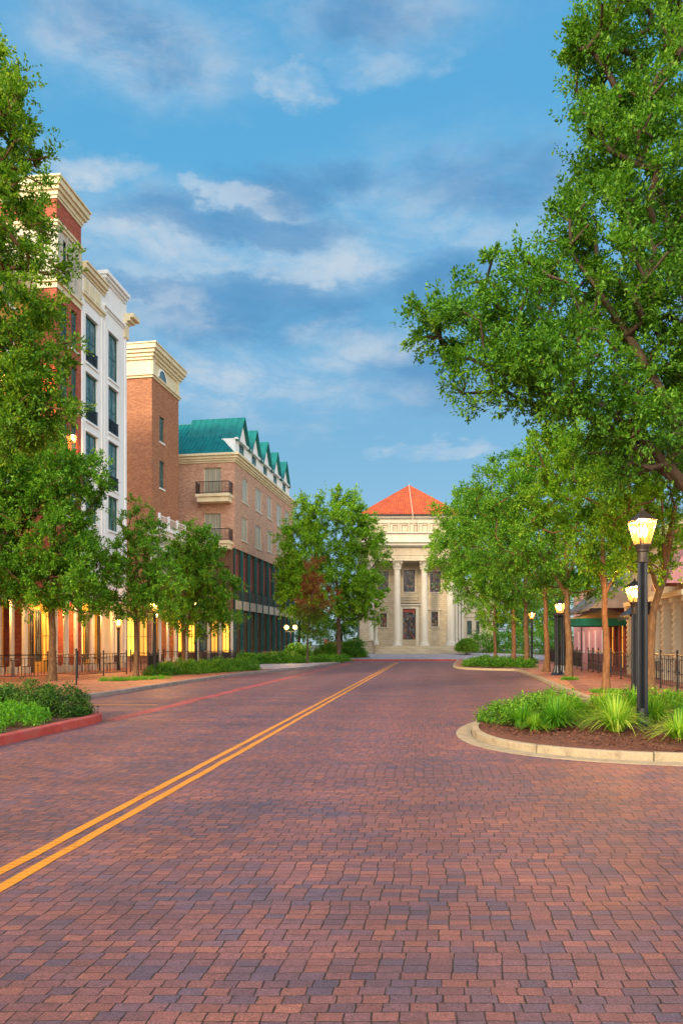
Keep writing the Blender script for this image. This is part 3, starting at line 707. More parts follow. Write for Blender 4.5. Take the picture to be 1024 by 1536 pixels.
for b, z0, z1 in ((.06, zA - 1.95, zA - 1.75), (.16, zA - 1.75, zA - 1.62), (.08, zA - .62, zA - .5), (.18, zA - .5, zA - .34), (.3, zA - .34, zA - .1), (.38, zA - .1, zA)): mb.box(.02, c1 + .1, -b, D + .02, z0, z1)
for i in range(3): x = .25 + i * (c1 - .5) / 3; mb.pbox(SF, x, x + (c1 - .5) / 3 - .15, .002, .05, zA - 1.45, zA - .8)
mb.build('cornice', M['stuccocream'], root)
mb = MB()
for b, z0, z1 in ((.08, zB - .55, zB - .4), (.2, zB - .4, zB - .22), (.32, zB - .22, zB), (.06, zB - 2.2, zB - 2.05), (.15, zB - 2.05, zB - 1.92)): mb.box(c1 + .1 - b * .6, L - .25 + b * .3, -b, D + .02, z0, z1)
mb.build('parapet', M['stuccowhite'], root)
zC = fw_.z(186, 470) - .12
mb = MB()
for b, z0, z1 in ((.12, zC - 1.5, zC - .6), (.2, zC - .6, zC - .45), (.4, zC - .45, zC - .25), (.62, zC - .25, zC)): mb.box(L - .42, L + b, -b, 2.5, z0, z1)
mb.build('corner_cornice', M['stuccocream'], root)
mb = MB(); slab(mb, .12, L - .15, D, 3.98, 4.35); mb.build('storefront_cornice', M['stonewhite'], root)
arcade(root, L, 3.98, M['stonewhite'], 12, pitch=1.3)

# ---- brown brick tower block with a podium
Y0 = 56.0; ft = Facade(X(228, Y0), Y0, .16); L = ft.t(268)
root = ft.base('brick_tower_building', 'brown brick tower with a deep cream crown and a small arched attic window', 'building')
D = 12; zt = Z(516, Y0) - .12; zb = Z(565, Y0) - .12; zp = Z(787, Y0) - .12
ops = [(ft.t(239.5), ft.t(246.5), ft.z(243, 664) - .12, ft.z(243, 626) - .12), (ft.t(239.5), ft.t(246.5), ft.z(243, 733) - .12, ft.z(243, 692) - .12)]
mb = MB(); wall(mb, SF, 0, L, zp - 1, zb + .1, ops, .22); wall(mb, CF, 0, D, 0, zb + .1)
mb.add([(L, 0, 0), (L, D, 0), (L, D, zb), (L, 0, zb)], [(0, 1, 2, 3)])
mb.build('brick_wall', M['brickbrown'], root)
for o in ops: window(root, SF, o, M['windowgreen'], M['glass'], 1, 1, .07, .16, sill=M['stuccowhite'])
mb = MB(); mb.box(.03, L - .03, .03, D - .03, zb, zt - .9)
mb.build('crown_wall', M['stuccocream'], root)
mb = MB()
for b, z0, z1 in ((.1, zb - .05, zb + .12), (.2, zb + .12, zb + .26)): slab(mb, b, L, D, z0, z1)
mb.build('band_course', M['stuccocream'], root); mb = MB()
for b, z0, z1 in ((.1, zt - 1.15, zt - .95), (.22, zt - .95, zt - .7), (.36, zt - .7, zt - .45), (.5, zt - .45, zt - .1), (.58, zt - .1, zt)): slab(mb, b, L, D, z0, z1)
for x0_, x1_ in ((.05, .45), (L - .45, L - .05)): mb.pbox(SF, x0_, x1_, -.02, .08, zb + .26, zt - 1.15)
mb.build('cornice', M['stuccocream'], root)
def fan(a, zc_, r, P, b): return [P(a + r * math.cos(math.pi * i / 10), b, zc_ + r * math.sin(math.pi * i / 10)) for i in range(11)]
ca = ft.t(243.5); mb = MB(); f_ = fan(ca, zb + .45, .80, SF, .06); g_ = fan(ca, zb + .45, .66, SF, .06); h_ = fan(ca, zb + .45, .80, SF, -.03)
mb.add(f_ + g_ + h_, [(i, i + 1, 11 + i + 1, 11 + i) for i in range(10)] + [(i + 1, i, 22 + i, 22 + i + 1) for i in range(10)]); aw = mb.build('arched_window', M['stuccowhite'], root)
mb = MB(); mb.add(fan(ca, zb + .45, .68, SF, .03), [tuple(range(11))]); mb.build('pane', M['glass'], aw)
# podium storey
mb = MB(); wall(mb, SF, -.0, L, 4.2, zp - 1)
mb.pbox(SF, -.3, L, .0, .45, 4.2, zp - .9); mb.build('podium_wall', M['stonewhite'], root)
mb = MB()
for b, z0, z1 in ((.62, zp - .9, zp - .7), (.8, zp - .7, zp - .45), (1.0, zp - .45, zp - .25), (.55, zp - 1.9, zp - 1.75)): mb.pbox(SF, -.6, L, -.1, b, z0, z1)
mb.build('podium_cornice', M['stuccowhite'], root)
mb = MB()
for i in range(4):
    x = -.3 + (L) * i / 3; mb.pbox(SF, x, x + .16, .62, .78, zp - .25, zp + .85)
mb.pbox(SF, -.3, L, .67, .72, zp + .66, zp + .71); mb.pbox(SF, -.3, L, .67, .72, zp - .1, zp - .06)
for i in range(26): x = -.25 + (L + .2) * i / 26; mb.pbox(SF, x, x + .02, .68, .70, zp - .06, zp + .66)
mb.build('balustrade', M['stuccowhite'], root)
arcade(root, L, 4.2, M['stonewhite'], 21, pitch=1.5)
# shopfront towards the near end of the street, beside the white block
P2 = frame((-.02, 0), (0, 1), (-1, 0)); 
for i in range(4):
    a = .3 + i * 1.0; window(root, frame((-.06, 0), (0, 1), (-1, 0)), (a, a + .7, .5, 3.6), M['woodbrown'], M['glow'] if i % 2 else M['gloworange'], 1, 1, .06, .03, name='shop_window')

# ---- green roofed block
Y0 = 64.0; fg = Facade(X(352, Y0), Y0, .162); L = fg.t(440); D = 12
root = fg.base('green_roofed_building', 'buff brick block with teal metal roof, five white gables and glazed lower storeys', 'building')
gz = lambda px, py: fg.z(px, py) - .12
ze = Z(680, Y0) - .12; zbb = gz(352, 822)
fl = [(363.5, 372.5, 719, 755), (383.5, 393, 734, 768), (400.5, 408, 745, 778), (415, 423, 757, 790), (427.5, 434, 767, 797),
      (362.5, 371.5, 777, 812), (383, 392.5, 789, 823), (401, 408.5, 796, 828), (415, 422, 803, 832)]
ops = []
for a, b, y0_, y1_ in fl:
    m_ = (a + b) / 2; ops.append((fg.t(a), fg.t(b), gz(m_, y1_), gz(m_, y0_)))
ta = lambda px: -X(px, Y0) + X(352, Y0)
cops = [(ta(330.5), ta(303.5), Z(742, Y0) - .12, Z(700, Y0) - .12), (ta(330.5), ta(304), Z(812, Y0) - .12, Z(769, Y0) - .12)]
GCF = frame((0, 0), (0, 1), (-1, 0))
mb = MB(); wall(mb, SF, 0, L, zbb, ze - .3, ops, .16); wall(mb, GCF, 0, D, zbb, ze - .3, cops, .3)
mb.add([(L, 0, 0), (L, D, 0), (L, D, ze), (L, 0, ze)], [(0, 1, 2, 3)]); mb.build('brick_wall', M['brickpink'], root)
for o in ops: window(root, SF, o, M['stonewhite'], M['curtain'], 1, 0, .12, .12, sill=M['stonewhite'])
for o in cops:
    window(root, GCF, o, M['stonewhite'], M['curtain'], 2, 1, .07, .2, name='french_window')
    z = o[2] + .02; b = MB(); a0 = .15; a1 = o[1] + .35
    b.pbox(GCF, a0 + .1, a1 - .1, 0, 1.0, z - .75, z - .32); b.pbox(GCF, a0, a1, 0, 1.15, z - .32, z - .08); bal = b.build('balcony', M['stuccocream'], root)
    b = MB()
    b.pbox(GCF, a0, a1, 1.08, 1.12, z + .92, z + .98); b.pbox(GCF, a0, a1, 1.08, 1.12, z, z + .05)
    for a_ in (a0, a1 - .04): b.pbox(GCF, a_, a_ + .04, 0.02, 1.08, z + .92, z + .98); b.pbox(GCF, a_, a_ + .04, 0.02, 1.08, z, z + .05)
    n = int((a1 - a0) / .13)
    for i in range(n + 1): a_ = a0 + (a1 - a0 - .025) * i / n; b.pbox(GCF, a_, a_ + .025, 1.085, 1.11, z + .05, z + .92)
    for a_ in (a0, a1 - .04):
        for i in range(8): b.pbox(GCF, a_ + .005, a_ + .03, .05 + i * .13, .075 + i * .13, z + .05, z + .92)
    b.build('balcony_railing', M['black'], bal)
mb = MB()
for b, z0, z1 in ((.08, ze - .75, ze - .6), (.2, ze - .6, ze - .42), (.34, ze - .42, ze - .2), (.5, ze - .2, ze)): slab(mb, b, L, D, z0, z1)
mb.build('cornice', M['stuccocream'], root)
# attic storey and gables
tg = [fg.t(p_) for p_ in (369.5, 389.5, 408, 419.5, 432)]; tg = [tg[0] + (tg[4] - tg[0]) * i / 4 for i in range(5)]
zg = gz(369.5, 626); za = gz(375, 669) - .1
mb = MB(); aops = []
sp = tg[1] - tg[0]
for t_ in tg: aops.append((t_ - .8, t_ + .8, ze + .35, za - .15))
AF = frame((0, .45), (1, 0), (0, -1)); wall(mb, AF, 1.6, L - .2, ze, za, aops, .12)
mb.add([(1.6, .45, ze), (1.6, 1.7, ze), (1.6, 1.7, za), (1.6, .45, za)], [(0, 1, 2, 3)])
for t_ in tg: mb.add([(t_ - 1.6, .43, za), (t_ + 1.6, .43, za), (t_, .43, zg - .12), (t_ - 1.6, .6, za), (t_ + 1.6, .6, za), (t_, .6, zg - .12)], [(0, 1, 2), (5, 4, 3), (0, 3, 4, 1)])
mb.build('attic_wall', M['stuccowhite'], root)
for o in aops: window(root, AF, o, M['windowgreen'], M['glass'], 1, 0, .08, .1)
mb = MB(); mb.box(1.5, L - .1, .2, .5, za - .1, za + .06); mb.build('attic_eave', M['stuccowhite'], root)
mb = MB(); a_ = 4.3; bq = 3.9
zr = zg - .15; E = .35
c = [(-E, -E + .3, ze), (L + E, -E + .3, ze), (L + E, D + E, ze), (-E, D + E, ze), (a_, bq, zr), (L - a_, bq, zr), (L - a_, D - bq, zr), (a_, D - bq, zr)]
mb.add(c, [(0, 1, 5, 4), (1, 2, 6, 5), (2, 3, 7, 6), (3, 0, 4, 7), (4, 5, 6, 7)])
# standing seams on the near hip and the street slope
def lerp(a, b, t): return tuple(a[i] + (b[i] - a[i]) * t for i in range(3))
def seam(p, q): mb.tube(p, q, .035, .035, 4, False)
N_ = 34
for i in range(1, N_):
    t_ = i / N_; p = lerp(c[0], c[3], t_); yv = p[1]
    if yv < bq: q = lerp(c[0], c[4], (yv - c[0][1]) / (bq - c[0][1]))
    elif yv > D - bq: q = lerp(c[3], c[7], (c[3][1] - yv) / (c[3][1] - (D - bq)))
    else: q = lerp(c[4], c[7], (yv - bq) / (D - 2 * bq))
    seam((p[0], p[1], p[2] + .01), (q[0], yv, q[2] + .01))
seam(c[0], c[4]); seam(c[4], c[7]); seam(c[3], c[7])
for t_ in tg:       # gable roofs running back into the main slope
    e0 = (t_ - 1.8, .1, za - .22); e1 = (t_ + 1.8, .1, za - .22); r0 = (t_, .1, zg); k0 = (t_ - 1.8, 5.2, za - .22); k1 = (t_ + 1.8, 5.2, za - .22); r1 = (t_, 5.2, zg)
    lo = [(x, y, z - .1) for x, y, z in (e0, e1, r0)]
    mb.add([e0, r0, r1, k0, e1, k1] + lo, [(0, 1, 2, 3), (1, 4, 5, 2), (0, 6, 8, 1), (1, 8, 7, 4)])
    for i in range(9):
        y = .12 + i * .6
        seam((e0[0], y, e0[2]), (t_, y, zg)); seam((t_, y, zg), (e1[0], y, e1[2]))
mb.build('roof', M['roofgreen'], root)
# glazed two storey base
zs = gz(358, 898); zl0 = gz(375, 917); zl1 = gz(375, 904); zq = gz(375, 889)
N_ = 10; PIT = L / N_
cols_ = [PIT * i for i in range(N_ + 1)]
for x in cols_:
    mb = MB(); mb.pbox(SF, max(0, x - .15), x + .15, -.14, .04, 0, zbb + .02); mb.pbox(SF, max(0, x - .04), x + .04, .04, .08, 0.2, zbb - .1); mb.build('steel_column', M['darkgreen'], root)
mb = MB(); wall(mb, frame((0, .22), (1, 0), (0, -1)), 0, L, 0, zbb, [(x + .3, x + PIT - .3, zq + .1, zbb - .3) for x in cols_[:-1]] + [(x + .3, x + PIT - .3, 1.0, zl0 - .4) for x in cols_[:-1]], .15)
mb.add([(0, 0, zbb), (L, 0, zbb), (L, .6, zbb), (0, .6, zbb)], [(0, 1, 2, 3)]); mb.build('recessed_wall', M['woodbrown'], root)
rnd = random.Random(4)
for i, x in enumerate(cols_[:-1]):
    Pq = frame((0, .22), (1, 0), (0, -1))
    window(root, Pq, (x + .3, x + PIT - .3, zq + .1, zbb - .3), M['darkgreen'], M['redpanel'], 1, 1, .06, .1, name='upper_shopfront')
    window(root, Pq, (x + .3, x + PIT - .3, 1.0, zl0 - .4), M['woodbrown'], M['glass'], 2, 1, .07, .1, name='shop_window')
    q = MB(); q.pbox(Pq, x + .42, x + .42 + (.38 if i < 3 else .12), -.02, .03, 1.0, zl0 - (1.2 if i % 2 else .6)); q.build('lit_drape', M['glow'] if i < 4 else M['gloworange'], root)
    b = MB(); b.pbox(SF, x + .16, x + PIT - .16, -.03, .0, zl1 + .02, zq); b.build('balcony_panel', M['black'], root)
    b = MB(); b.pbox(SF, x + .16, x + PIT - .16, -.12, .02, zl0, zl1); b.build('sign_band', M['stuccobeige'], root)
# near face of the base: lit shopfront bays
fc = MB(); cop = [(.5 + i * 1.05, 1.15 + i * 1.05, .7, 3.6) for i in range(8)]
wall(fc, GCF, 0, D, 0, zbb, cop + [(.5 + i * 1.05, 1.2 + i * 1.05, 5.3, 8.3) for i in range(8)], .2); fc.build('side_shopfront', M['woodbrown'], root)
for i, o in enumerate(cop): window(root, GCF, o, M['woodbrown'], (M['glow'], M['gloworange'], M['glass'], M['glow'])[i % 4], 1, 1, .06, .15, name='shop_window')
mb = MB()
for i in range(9): mb.pbox(GCF, .1 + i * 1.05, .32 + i * 1.05, .02, .2, 0, 4.2)
mb.build('pilaster_row', M['stonewhite'], root)

# ================================================================ courthouse
YB = 85.0; S = YB / F
cx0 = X(615, YB); CB = .55
root = empty('courthouse', (cx0, YB, CB), 'cream stone courthouse with tall columns and red pyramid roof at the street end', 'building')
# local frame: x right, y back, column line at y = 0
lx = lambda px: (px - 615) * S
lz = lambda py: Z(py, YB) - CB
WF = frame((0, 1.9), (1, 0), (0, -1)); W0, W1 = -5.6, 5.6
dr = (lx(606), lx(625.5), lz(959), lz(912)); w1 = (lx(607), lx(624), lz(886), lz(853)); w2 = (lx(647.5), lx(663.5), lz(886), lz(855)); w3 = (lx(567.5), lx(583.5), lz(886), lz(855))
s1 = (lx(649.5), lx(659.5), lz(939), lz(917)); s2 = (lx(571.5), lx(581), lz(940), lz(919))
ops = [dr, w1, w2, w3, s1, s2]
mb = MB(); wall(mb, WF, W0, W1, 0, lz(842), ops, .3)
for x in (W0, W1): mb.add([(x, 1.9, 0), (x, 22, 0), (x, 22, lz(800)), (x, 1.9, lz(800))], [(0, 1, 2, 3)])
mb.build('stone_wall', M['stone'], root)
for o, nm, nx, nz in ((w1, 'stained_window', 3, 2), (w2, 'stained_window', 3, 2), (w3, 'stained_window', 3, 2), (s1, 'window', 1, 1), (s2, 'window', 1, 1)):
    wo = window(root, WF, o, M['black'], M['glassdark'], nx, nz, .07, .25, sill=M['stonewhite'], name=nm)
    t_ = MB(); a, b, c_, d_ = o
    for q in ((a - .22, a - .02, c_ - .1, d_ + .2), (b + .02, b + .22, c_ - .1, d_ + .2), (a - .02, b + .02, d_ + .02, d_ + .2)): t_.pbox(WF, q[0], q[1], .0, .1, q[2], q[3])
    if nm == 'window': t_.pbox(WF, a - .35, b + .35, .0, .22, d_ + .2, d_ + .36)
    t_.build('stone_surround', M['stoneplain'], wo)
wo = window(root, WF, dr, M['black'], M['glassdark'], 3, 4, .08, .25, name='door')
t_ = MB(); a, b, c_, d_ = dr
for q in ((a - .38, a - .02, 0, d_ + .35), (b + .02, b + .38, 0, d_ + .35), (a - .02, b + .02, d_ + .02, d_ + .35)): t_.pbox(WF, q[0], q[1], .0, .16, q[2], q[3])
t_.pbox(WF, a - .6, b + .6, .0, .35, d_ + .38, d_ + .55); t_.build('door_surround', M['stonewhite'], wo)
t_ = MB(); t_.pbox(WF, a + .08, b - .08, -.2, -.12, d_ - .42, d_ - .06); t_.build('transom', M['redpanel'], wo)
mb = MB(); mb.pbox(WF, lx(600), lx(631), .0, .4, lz(903), lz(901))      # ledge and carved panel over the door
for i in range(15): x = lx(603) + i * (lx(629) - lx(603)) / 15; mb.pbox(WF, x, x + .09, .0, .14, lz(900.5), lz(894.5)); mb.lathe([(.03, 0), (.07, .1), (.03, .3)], (x + .05, 1.74, lz(900)), 6)
mb.pbox(WF, lx(603), lx(629), .0, .18, lz(894.5), lz(893)); mb.build('carved_panel', M['stoneplain'], root)
zc0 = lz(968); zc1 = lz(842)
for px, r in ((555, .40), (595.5, .40), (636, .40), (674.5, .46)):
    x = lx(px); y = 0 if r < .45 else -.35
    mb = MB(); mb.box(x - r * 1.45, x + r * 1.45, y - r * 1.45, y + r * 1.45, zc0 - .9, zc0 - .02)
    mb.lathe([(r * 1.38, 0), (r * 1.38, .12), (r * 1.18, .2), (r * 1.25, .3), (r * 1.08, .42)], (x, y, zc0), 20); mb_ = mb.build('column_base', M['stonewhite'], root)
    mb = MB(); mb.lathe([(r * 1.05, zc0 + .42), (r, zc0 + 3), (r * .86, zc1 - 1.0)], (x, y, 0), 32, flute=.05); sh = mb.build('column_shaft', M['stonewhite'], root)
    mb = MB(); mb.lathe([(r * .98, 0), (r * .86, .06), (r * .9, .5), (r * 1.25, .85)], (x, y, zc1 - 1.0), 16)
    for ring, (rr, z0, hh) in enumerate(((r * .98, .08, .4), (r * 1.08, .38, .4))):
        for i in range(8):
            t_ = 2 * math.pi * (i + ring * .5) / 8; c_, s_ = math.cos(t_), math.sin(t_)
            p0 = (x + c_ * rr * .9, y + s_ * rr * .9, zc1 - 1.0 + z0); p1 = (x + c_ * rr * 1.05, y + s_ * rr * 1.05, zc1 - 1.0 + z0 + hh * .8); p2 = (x + c_ * rr * 1.35, y + s_ * rr * 1.35, zc1 - 1.0 + z0 + hh)
            mb.tube(p0, p1, .10, .075, 5); mb.tube(p1, p2, .075, .05, 5)
    for sx in (-1, 1):
        for sy in (-1, 1): mb.tube((x + sx * r * .7, y + sy * r * .7, zc1 - .42), (x + sx * r * 1.3, y + sy * r * 1.3, zc1 - .16), .07, .12, 6)
    mb.box(x - r * 1.4, x + r * 1.4, y - r * 1.4, y + r * 1.4, zc1 - .14, zc1)
    mb.build('capital', M['stonewhite'], sh)
EW = 5.5
mb = MB(); mb.box(-EW, EW, -.75, 3, zc1, lz(838)); mb.box(-EW - .03, EW + .03, -.79, 3, lz(838), lz(834)); mb.box(-EW - .1, EW + .1, -.87, 3, lz(834), lz(832.5)); mb.build('architrave', M['stoneplain'], root)
mb = MB(); mb.box(-EW + .02, EW - .02, -.73, 3, lz(832.5), lz(822.5))
for i in range(60): x = -EW + .1 + i * (2 * EW - .2) / 60; mb.box(x, x + .08, -.79, -.735, lz(832), lz(823))
mb.build('fluted_frieze', M['stoneplain'], root)
mb = MB()
for b, y0_, y1_ in ((.15, 822.5, 821), (.42, 821, 819.5), (.55, 819.5, 817.8)): mb.box(-EW - b, EW + b, -.75 - b, 3, lz(y0_), lz(y1_))
mb.build('portico_cornice', M['stonewhite'], root)
mb = MB()
mb.box(-5.35, 5.35, -.3, 20, lz(817.8), lz(800.6))
mb.box(-5.7, 5.7, -.72, 20, lz(814.5), lz(812.5)); mb.box(-5.55, 5.55, -.5, 20, lz(800.5), lz(799))
mb.build('blocking_course', M['stonewhite'], root)
AFr = frame((0, 0.1), (1, 0), (0, -1)); pan = []
for px0, px1 in ((555, 563), (573.5, 581.5), (589, 596), (602, 611.5), (620.5, 625.5), (633, 641), (649, 657), (665, 673)): pan.append((lx(px0), lx(px1), lz(797), lz(787)))
mb = MB(); wall(mb, AFr, -5.35, 5.35, lz(799), lz(783), pan, .22)
for x in (-5.35, 5.35): mb.add([(x, .1, lz(799)), (x, 20, lz(799)), (x, 20, lz(783)), (x, .1, lz(783))], [(0, 1, 2, 3)])
for i, o in enumerate(pan): mb.pbox(AFr, o[1] + .05, o[1] + .2, .0, .1, lz(799), lz(784.5))
mb.build('attic_wall', M['stoneplain'], root)
mb = MB()
for i, o in enumerate(pan): mb.pbox(AFr, o[0] + .03, o[1] - .03, -.2, -.12, o[2] + .03, o[3] - .03)
mb.build('attic_panels', M['stuccobeige'], root)
mb = MB()
for b, y0_, y1_ in ((.06, 784.5, 783), (.0, 783, 777.5), (.25, 777.5, 776), (.35, 776, 774)): mb.box(-5.4 - b, 5.4 + b, .05 - b, 20, lz(y0_), lz(y1_))
mb.build('attic_cornice', M['stonewhite'], root)
mb = MB(); mb.box(-5.95, 5.95, -.5, 20, lz(774), lz(772.4)); mb.build('gutter', M['black'], root)
mb = MB(); RZ = lz(772.4); ax = lx(619.5); ay = 5.2; az_ = Z(728, YB + ay) - CB; E = 6.0
v = [(-E, -.55, RZ), (E, -.55, RZ), (E, 13, RZ), (-E, 13, RZ), (ax, ay, az_)]
mb.add(v, [(0, 1, 4), (1, 2, 4), (2, 3, 4), (3, 0, 4), (0, 3, 2, 1)])
ap = Vector(v[4])
for i in range(1, 48):
    x = -E + 2 * E * i / 48; base_ = Vector((x, -.55, RZ + .03)); k = (x + E) / (ax + E) if x < ax else (E - x) / (E - ax)
    top = Vector((x, -.55 + (ay + .55) * k, RZ + (az_ - RZ) * k + .03)); mb.tube(base_, top, .055, .055, 5, False)
for p_ in (v[0], v[1]): mb.tube(p_, v[4], .05, .05, 6)
mb.build('tiled_roof', M['tile'], root)
mb = MB(); mb.tube((ax - .12, -.62, RZ + .02), (ax - .02, ay, az_ + .1), .045, .045, 6); mb.tube((ax - .12, -.62, RZ + .05), (ax - .12, -.62, lz(797)), .05, .05, 6); mb.build('drain_pipe', M['stuccobeige'], root)
# pilasters at the right corner, steps and pedestals
for px0, px1 in ((684.5, 688.5), (690.5, 694), (696, 699.5)):
    mb = MB(); a, b = lx(px0), lx(px1); y_ = 1.0 + (px0 - 684) * .08
    mb.box(a, b, y_, y_ + 1, lz(962), lz(846)); mb.box(a - .07, b + .07, y_ - .07, y_ + 1, lz(967), lz(962)); mb.box(a - .08, b + .08, y_ - .08, y_ + 1, lz(846), lz(842)); mb.build('pilaster', M['stonewhite'], root)
for i in range(7):
    mb = MB(); y0_ = -3.2 + i * .34; z_ = .12 + i * .115; mb.box(lx(560 + i * .2), lx(690 - i * .2), y0_, 1.9 if i == 6 else y0_ + .40, -.4, z_); mb.build('step', M['stone'], root)
mb = MB(); mb.box(lx(536), lx(560), -2.4, 2, -.5, lz(962)); mb.box(lx(535.4), lx(560.6), -2.5, 2, lz(962), lz(960.5)); 
mb.box(lx(539), lx(553), -.6, 4, lz(960.5), lz(921)); mb.box(lx(538), lx(554), -.8, 4, lz(921), lz(918)); mb.build('side_wing', M['stone'], root)
mb = MB(); xx = lx(562); mb.lathe([(.34, lz(967)), (.34, lz(963)), (.22, lz(961)), (.17, lz(957)), (.15, lz(938)), (.2, lz(936)), (.12, lz(933))], (xx, -2.7, 0), 14); mb.build('pedestal', M['stonewhite'], root)

root = empty('courthouse_annex', (X(700, 92), 92, .55), 'low cream annex with dark windows behind the round bush', 'building')
an = lambda px: (px - 700) * 92 / F
az2 = lambda py: Z(py, 92) - .55
ops = [(an(700), an(707), az2(952), az2(931)), (an(713.5), an(718.5), az2(951), az2(932))]
P = frame((0, 0), (1, 0), (0, -1)); mb = MB(); wall(mb, P, -1.5, 3.4, 0, az2(870), ops, .2); mb.add([(-1.5, 0, az2(870)), (3.4, 0, az2(870)), (3.4, 12, az2(870)), (-1.5, 12, az2(870))], [(0, 1, 2, 3)])
mb.add([(3.4, 0, 0), (3.4, 12, 0), (3.4, 12, az2(870)), (3.4, 0, az2(870))], [(0, 1, 2, 3)])
for z in (az2(958), az2(926), az2(875)): mb.box(-1.5, 3.5, -.12, -.002, z, z + .18)
mb.build('stone_wall', M['stoneplain'], root)
for o in ops: window(root, P, o, M['black'], M['glass'], 1, 1, .07, .15, sill=M['stonewhite'], lintel=M['stonewhite'])

# ================================================================ right side buildings (mostly behind the trees)
RFc = frame((0, 0), (1, 0), (0, 1))
Y0 = 27.0; fc_ = Facade(8.9 + .15 * Y0, Y0, .15)
root = fc_.base('cream_shop_building', 'cream shop building with carved stone piers, right of the nearest tall lamp', 'building'); L = 9.2
ops = [(.5 + i * 1.55, 1.45 + i * 1.55, (.0 if i % 2 else .5), 2.9) for i in range(6)]
mb = MB(); wall(mb, RFc, 0, L, 0, 6.2, ops, .3); mb.add([(0, 0, 0), (0, -9, 0), (0, -9, 6.2), (0, 0, 6.2)], [(0, 1, 2, 3)]); mb.add([(0, 0, 6.2), (L, 0, 6.2), (L, -9, 6.2), (0, -9, 6.2)], [(0, 1, 2, 3)]); mb.build('wall', M['stuccobeige'], root)
for i, o in enumerate(ops): window(root, RFc, o, M['woodbrown'], (M['glass'], M['gloworange'])[i == 3], 1, 2, .07, .22, name='door' if i % 2 else 'shop_window')
for i in range(7):
    x = .1 + i * 1.52; mb = MB(); mb.pbox(RFc, x - .12, x + .2, .002, .22, 0, 3.1); mb.pbox(RFc, x - .2, x + .28, .002, .34, 3.1, 3.3)
    for k in range(12): mb.pbox(RFc, x - .14, x + .22, .2, .26, .2 + k * .24, .3 + k * .24)
    mb.build('pier', M['stonewhite'], root)
mb = MB(); mb.pbox(RFc, -.1, L, .002, .45, 3.3, 3.5); mb.pbox(RFc, -.1, L, .002, .3, 5.9, 6.3); mb.build('cornice', M['stuccocream'], root)
def awning(root, P, a0, a1, z0, z1, out_, mat, val=.22, name='awning'):
    mb = MB(); n = 12; vs = []
    for i in range(n + 1):
        a = a0 + (a1 - a0) * i / n; sg = .03 * math.sin(i * 2.1)
        vs += [P(a, .02, z1), P(a, out_ * .5, (z0 + z1) / 2 + .04 + sg), P(a, out_, z0), P(a, out_ + .01, z0 - val + .03 * (i % 2))]
    mb.add(vs, [(4 * i + j, 4 * i + 4 + j, 4 * i + 5 + j, 4 * i + 1 + j) for i in range(n) for j in range(3)])
    for a in (a0, a1): mb.add([P(a, .02, z1), P(a, out_, z0), P(a, .02, z0)], [(0, 1, 2)])
    return mb.build(name, mat, root)
awning(root, RFc, .1, 1.9, 3.75, 5.3, 1.0, M['canvaspink'])
awning(root, RFc, 4.6, 6.9, 2.75, 3.6, 1.2, M['black'])

Y0 = 37.0; fp = Facade(9.3 + .15 * Y0, Y0, .15)
root = fp.base('brown_cafe_building', 'brown timber cafe front with a sagging grey canopy above the green awning', 'building'); L = 8
ops = [(.4 + i * 1.25, 1.3 + i * 1.25, .1, 2.7) for i in range(6)]
mb = MB(); wall(mb, RFc, 0, L, 0, 4.6, ops, .2); mb.add([(0, 0, 0), (0, -9, 0), (0, -9, 4.6), (0, 0, 4.6)], [(0, 1, 2, 3)]); mb.build('wall', M['redpanel'], root)
for i, o in enumerate(ops): window(root, RFc, o, M['woodbrown'], M['glass'] if i % 2 else M['gloworange'], 1, 2, .08, .15, name='door' if i == 2 else 'shop_window')
awning(root, RFc, -.2, 8, 3.3, 5.2, 2.3, M['canvasgrey'], .12, 'canopy')
Y0 = 46.0; fk = Facade(10.6 + .15 * Y0, Y0, .15)
root = fk.base('pink_building', 'pink stuccoed building glimpsed between the trees on the right walk', 'building'); L = 18
ops = [(.8 + i * 2.4, 1.6 + i * 2.4, .9, 2.6) for i in range(7)]
mb = MB(); wall(mb, RFc, 0, L, 0, 5.6, ops, .2); mb.add([(0, 0, 0), (0, -12, 0), (0, -12, 5.6), (0, 0, 5.6)], [(0, 1, 2, 3)]); mb.add([(0, 0, 5.6), (L, 0, 5.6), (L, -12, 5.6), (0, -12, 5.6)], [(0, 1, 2, 3)]); mb.build('wall', M['stuccopink'], root)
for o in ops: window(root, RFc, o, M['stuccowhite'], M['glass'], 1, 1, .07, .15, sill=M['stuccowhite'])
# cafe awning on posts beside the railings
c0 = G(885, 1003, .12)
root = empty('cafe_awning', (14.2, 40.5, .12), 'green valanced patio canopy with a yellow top beside the brown cafe front', 'canopy')
mb = MB(); mb.box(-1.5, 2.0, -1.6, -1.57, 2.45, 2.85); mb.box(-1.5, 2.0, 1.57, 1.6, 2.45, 2.85); mb.box(-1.53, -1.5, -1.6, 1.6, 2.45, 2.85); mb.box(2.0, 2.03, -1.6, 1.6, 2.45, 2.85); mb.build('valance', M['awninggreen'], root)
mb = MB(); mb.add([(-1.53, -1.6, 2.85), (2.03, -1.6, 2.85), (2.03, 1.6, 2.85), (-1.53, 1.6, 2.85), (.25, 0, 3.45)], [(0, 1, 4), (1, 2, 4), (2, 3, 4), (3, 0, 4)]); mb.build('canopy_top', M['awningyellow'], root)
for x in (-1.45, 1.95):
    for y in (-1.5, 1.5): mb = MB(); mb.tube((x, y, 0), (x, y, 2.5), .035); mb.build('post', M['black'], root)

